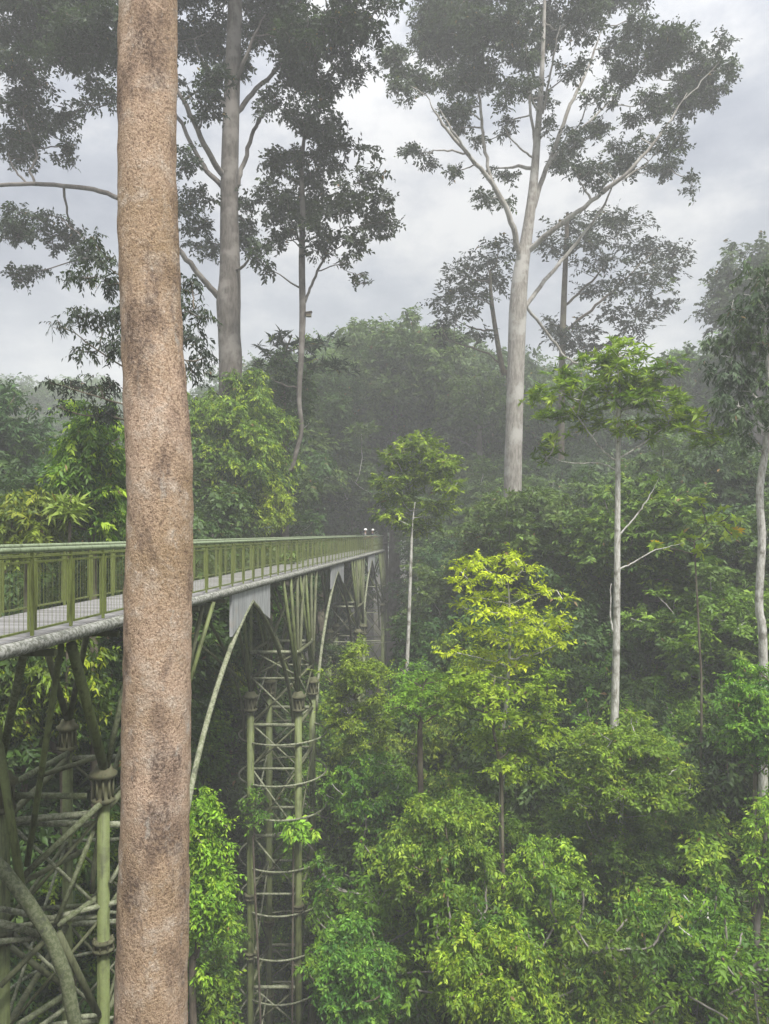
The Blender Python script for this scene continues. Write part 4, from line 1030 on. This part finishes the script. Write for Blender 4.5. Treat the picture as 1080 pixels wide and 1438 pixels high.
# far forest giants
GI = [(470, 78, 500), (610, 84, 490), (540, 96, 480), (700, 92, 520), (640, 110, 500), (830, 80, 560), (900, 90, 545), (985, 76, 530), (1050, 84, 480), (1110, 70, 470), (760, 74, 560), (880, 70, 590),
      (960, 104, 530), (1040, 118, 520), (820, 120, 545), (20, 110, 560), (90, 120, 545), (160, 100, 590), (-40, 90, 580), (230, 92, 590), (300, 80, 590), (380, 84, 560), (440, 100, 510), (60, 140, 545), (130, 150, 540), (380, 120, 530), (520, 130, 490), (740, 130, 520), (1090, 140, 500), (640, 78, 590), (680, 76, 590), (500, 82, 580), (395, 80, 580)]
for i, (px, dd, top) in enumerate(GI):
    x = at(px, dd); hgt = (H - top) / F * dd - float(ground_z(x, dd)); k = ('giant', 'giantb')[i % 2]; h0 = (40, 36)[i % 2]
    place(k, x, dd, max(0.7, min(1.2, hgt / h0)), hgt / h0)

# a far-off wood that reads as one mass
cl = []
for i in range(170):
    yy = 165 + 180 * R.random(); xx = (R.random() - 0.5) * 1.35 * yy
    gz = float(ground_z(xx, yy)); hh = 26 + 14 * R.random()
    for k in range(5):
        cl.append((np.array([xx + R.normal() * 4, yy + R.normal() * 4, gz + hh - 3 - 7 * R.random()]), np.array([4.5, 4.5, 3.6]), R.random()))
    cl.append((np.array([xx, yy, gz + hh * 0.45]), np.array([6.5, 6.5, 9]), R.random()))
me, _t = leaf_mesh('far_forest', cl, style(**{**S_FARL, 'L': 1.3, 'twig': 2.6, 'cover': 2.0}), NR(99))
tag(link('far_forest', me), kind='stuff')


# ---------------------------------------------------------------- haze, sky, sun, camera
def make_haze(density):
    m, nt, n, l = new_mat('haze_air')
    v = n.new('ShaderNodeVolumePrincipled'); v.inputs['Color'].default_value = (0.985, 0.99, 0.99, 1)
    v.inputs['Density'].default_value = density; v.inputs['Anisotropy'].default_value = 0.0
    o = n.new('ShaderNodeOutputMaterial'); l.new(v.outputs[0], o.inputs['Volume'])
    b = Buf(); b.box((0, 0, 8.5), ((1, 0, 0), (0, 1, 0), (0, 0, 1)), (424, 424, 37.5))
    tag(b.build('haze', m), kind='stuff')


make_haze(0.0023)

SUN_EL, SUN_AZ = math.radians(60), math.radians(150)
w = bpy.data.worlds.new('World'); SC.world = w; w.use_nodes = True
nt = w.node_tree; n, l = nt.nodes, nt.links; n.clear()
sky = n.new('ShaderNodeTexSky'); sky.sky_type = 'NISHITA'; sky.sun_disc = False
sky.sun_elevation = SUN_EL; sky.sun_rotation = SUN_AZ; sky.air_density = 1.5; sky.dust_density = 3
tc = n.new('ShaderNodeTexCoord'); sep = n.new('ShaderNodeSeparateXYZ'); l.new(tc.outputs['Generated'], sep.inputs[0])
# overcast brightness: dim at the horizon, boosted overhead past real overcast for extra light
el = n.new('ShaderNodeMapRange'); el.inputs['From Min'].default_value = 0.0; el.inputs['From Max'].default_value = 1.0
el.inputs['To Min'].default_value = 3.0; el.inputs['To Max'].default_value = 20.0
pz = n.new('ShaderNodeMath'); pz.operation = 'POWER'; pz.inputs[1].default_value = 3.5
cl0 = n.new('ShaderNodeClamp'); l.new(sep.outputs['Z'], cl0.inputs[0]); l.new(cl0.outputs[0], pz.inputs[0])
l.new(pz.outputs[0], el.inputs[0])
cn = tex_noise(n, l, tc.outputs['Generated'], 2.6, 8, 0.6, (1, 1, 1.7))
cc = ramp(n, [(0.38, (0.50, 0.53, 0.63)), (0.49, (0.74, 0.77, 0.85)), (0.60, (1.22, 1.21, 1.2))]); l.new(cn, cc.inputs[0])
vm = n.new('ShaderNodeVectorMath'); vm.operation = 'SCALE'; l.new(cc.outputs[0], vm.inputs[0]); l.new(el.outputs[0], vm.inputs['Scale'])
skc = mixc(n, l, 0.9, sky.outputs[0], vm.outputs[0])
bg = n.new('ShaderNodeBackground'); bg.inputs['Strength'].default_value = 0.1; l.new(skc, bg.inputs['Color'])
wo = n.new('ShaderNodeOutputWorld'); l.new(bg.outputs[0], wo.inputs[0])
w.cycles.sampling_method = 'MANUAL'; w.cycles.sample_map_resolution = 512

sl = bpy.data.lights.new('sun', 'SUN'); sl.energy = 3.6; sl.angle = math.radians(10); sl.color = (1.0, 0.975, 0.93)
so = bpy.data.objects.new('sun', sl); COL.objects.link(so)
sd = Vector((math.sin(SUN_AZ) * math.cos(SUN_EL), math.cos(SUN_AZ) * math.cos(SUN_EL), math.sin(SUN_EL)))
so.rotation_euler = sd.to_track_quat('Z', 'Y').to_euler()

cam = bpy.data.cameras.new('camera'); co = bpy.data.objects.new('camera', cam); COL.objects.link(co)
cam.sensor_width = 36; cam.sensor_fit = 'AUTO'; cam.lens = 36 * F / 1438; cam.shift_y = (H - 719) / 1438
cam.clip_start = 0.05; cam.clip_end = 2000
co.location = (0, 0, 0); co.rotation_euler = (math.radians(90), 0, 0)
SC.camera = co

SC.render.engine = 'CYCLES'
cy = SC.cycles
cy.use_denoising = True
try: cy.denoiser = 'OPENIMAGEDENOISE'
except Exception: pass
cy.max_bounces = 6; cy.diffuse_bounces = 2; cy.glossy_bounces = 2; cy.transmission_bounces = 4; cy.transparent_max_bounces = 4
cy.volume_bounces = 4; cy.sample_clamp_indirect = 8; cy.use_adaptive_sampling = True; cy.adaptive_threshold = 0.02
vs = SC.view_settings; vs.view_transform = 'Standard'; vs.look = 'None'; vs.exposure = 0.97; vs.gamma = 1.0
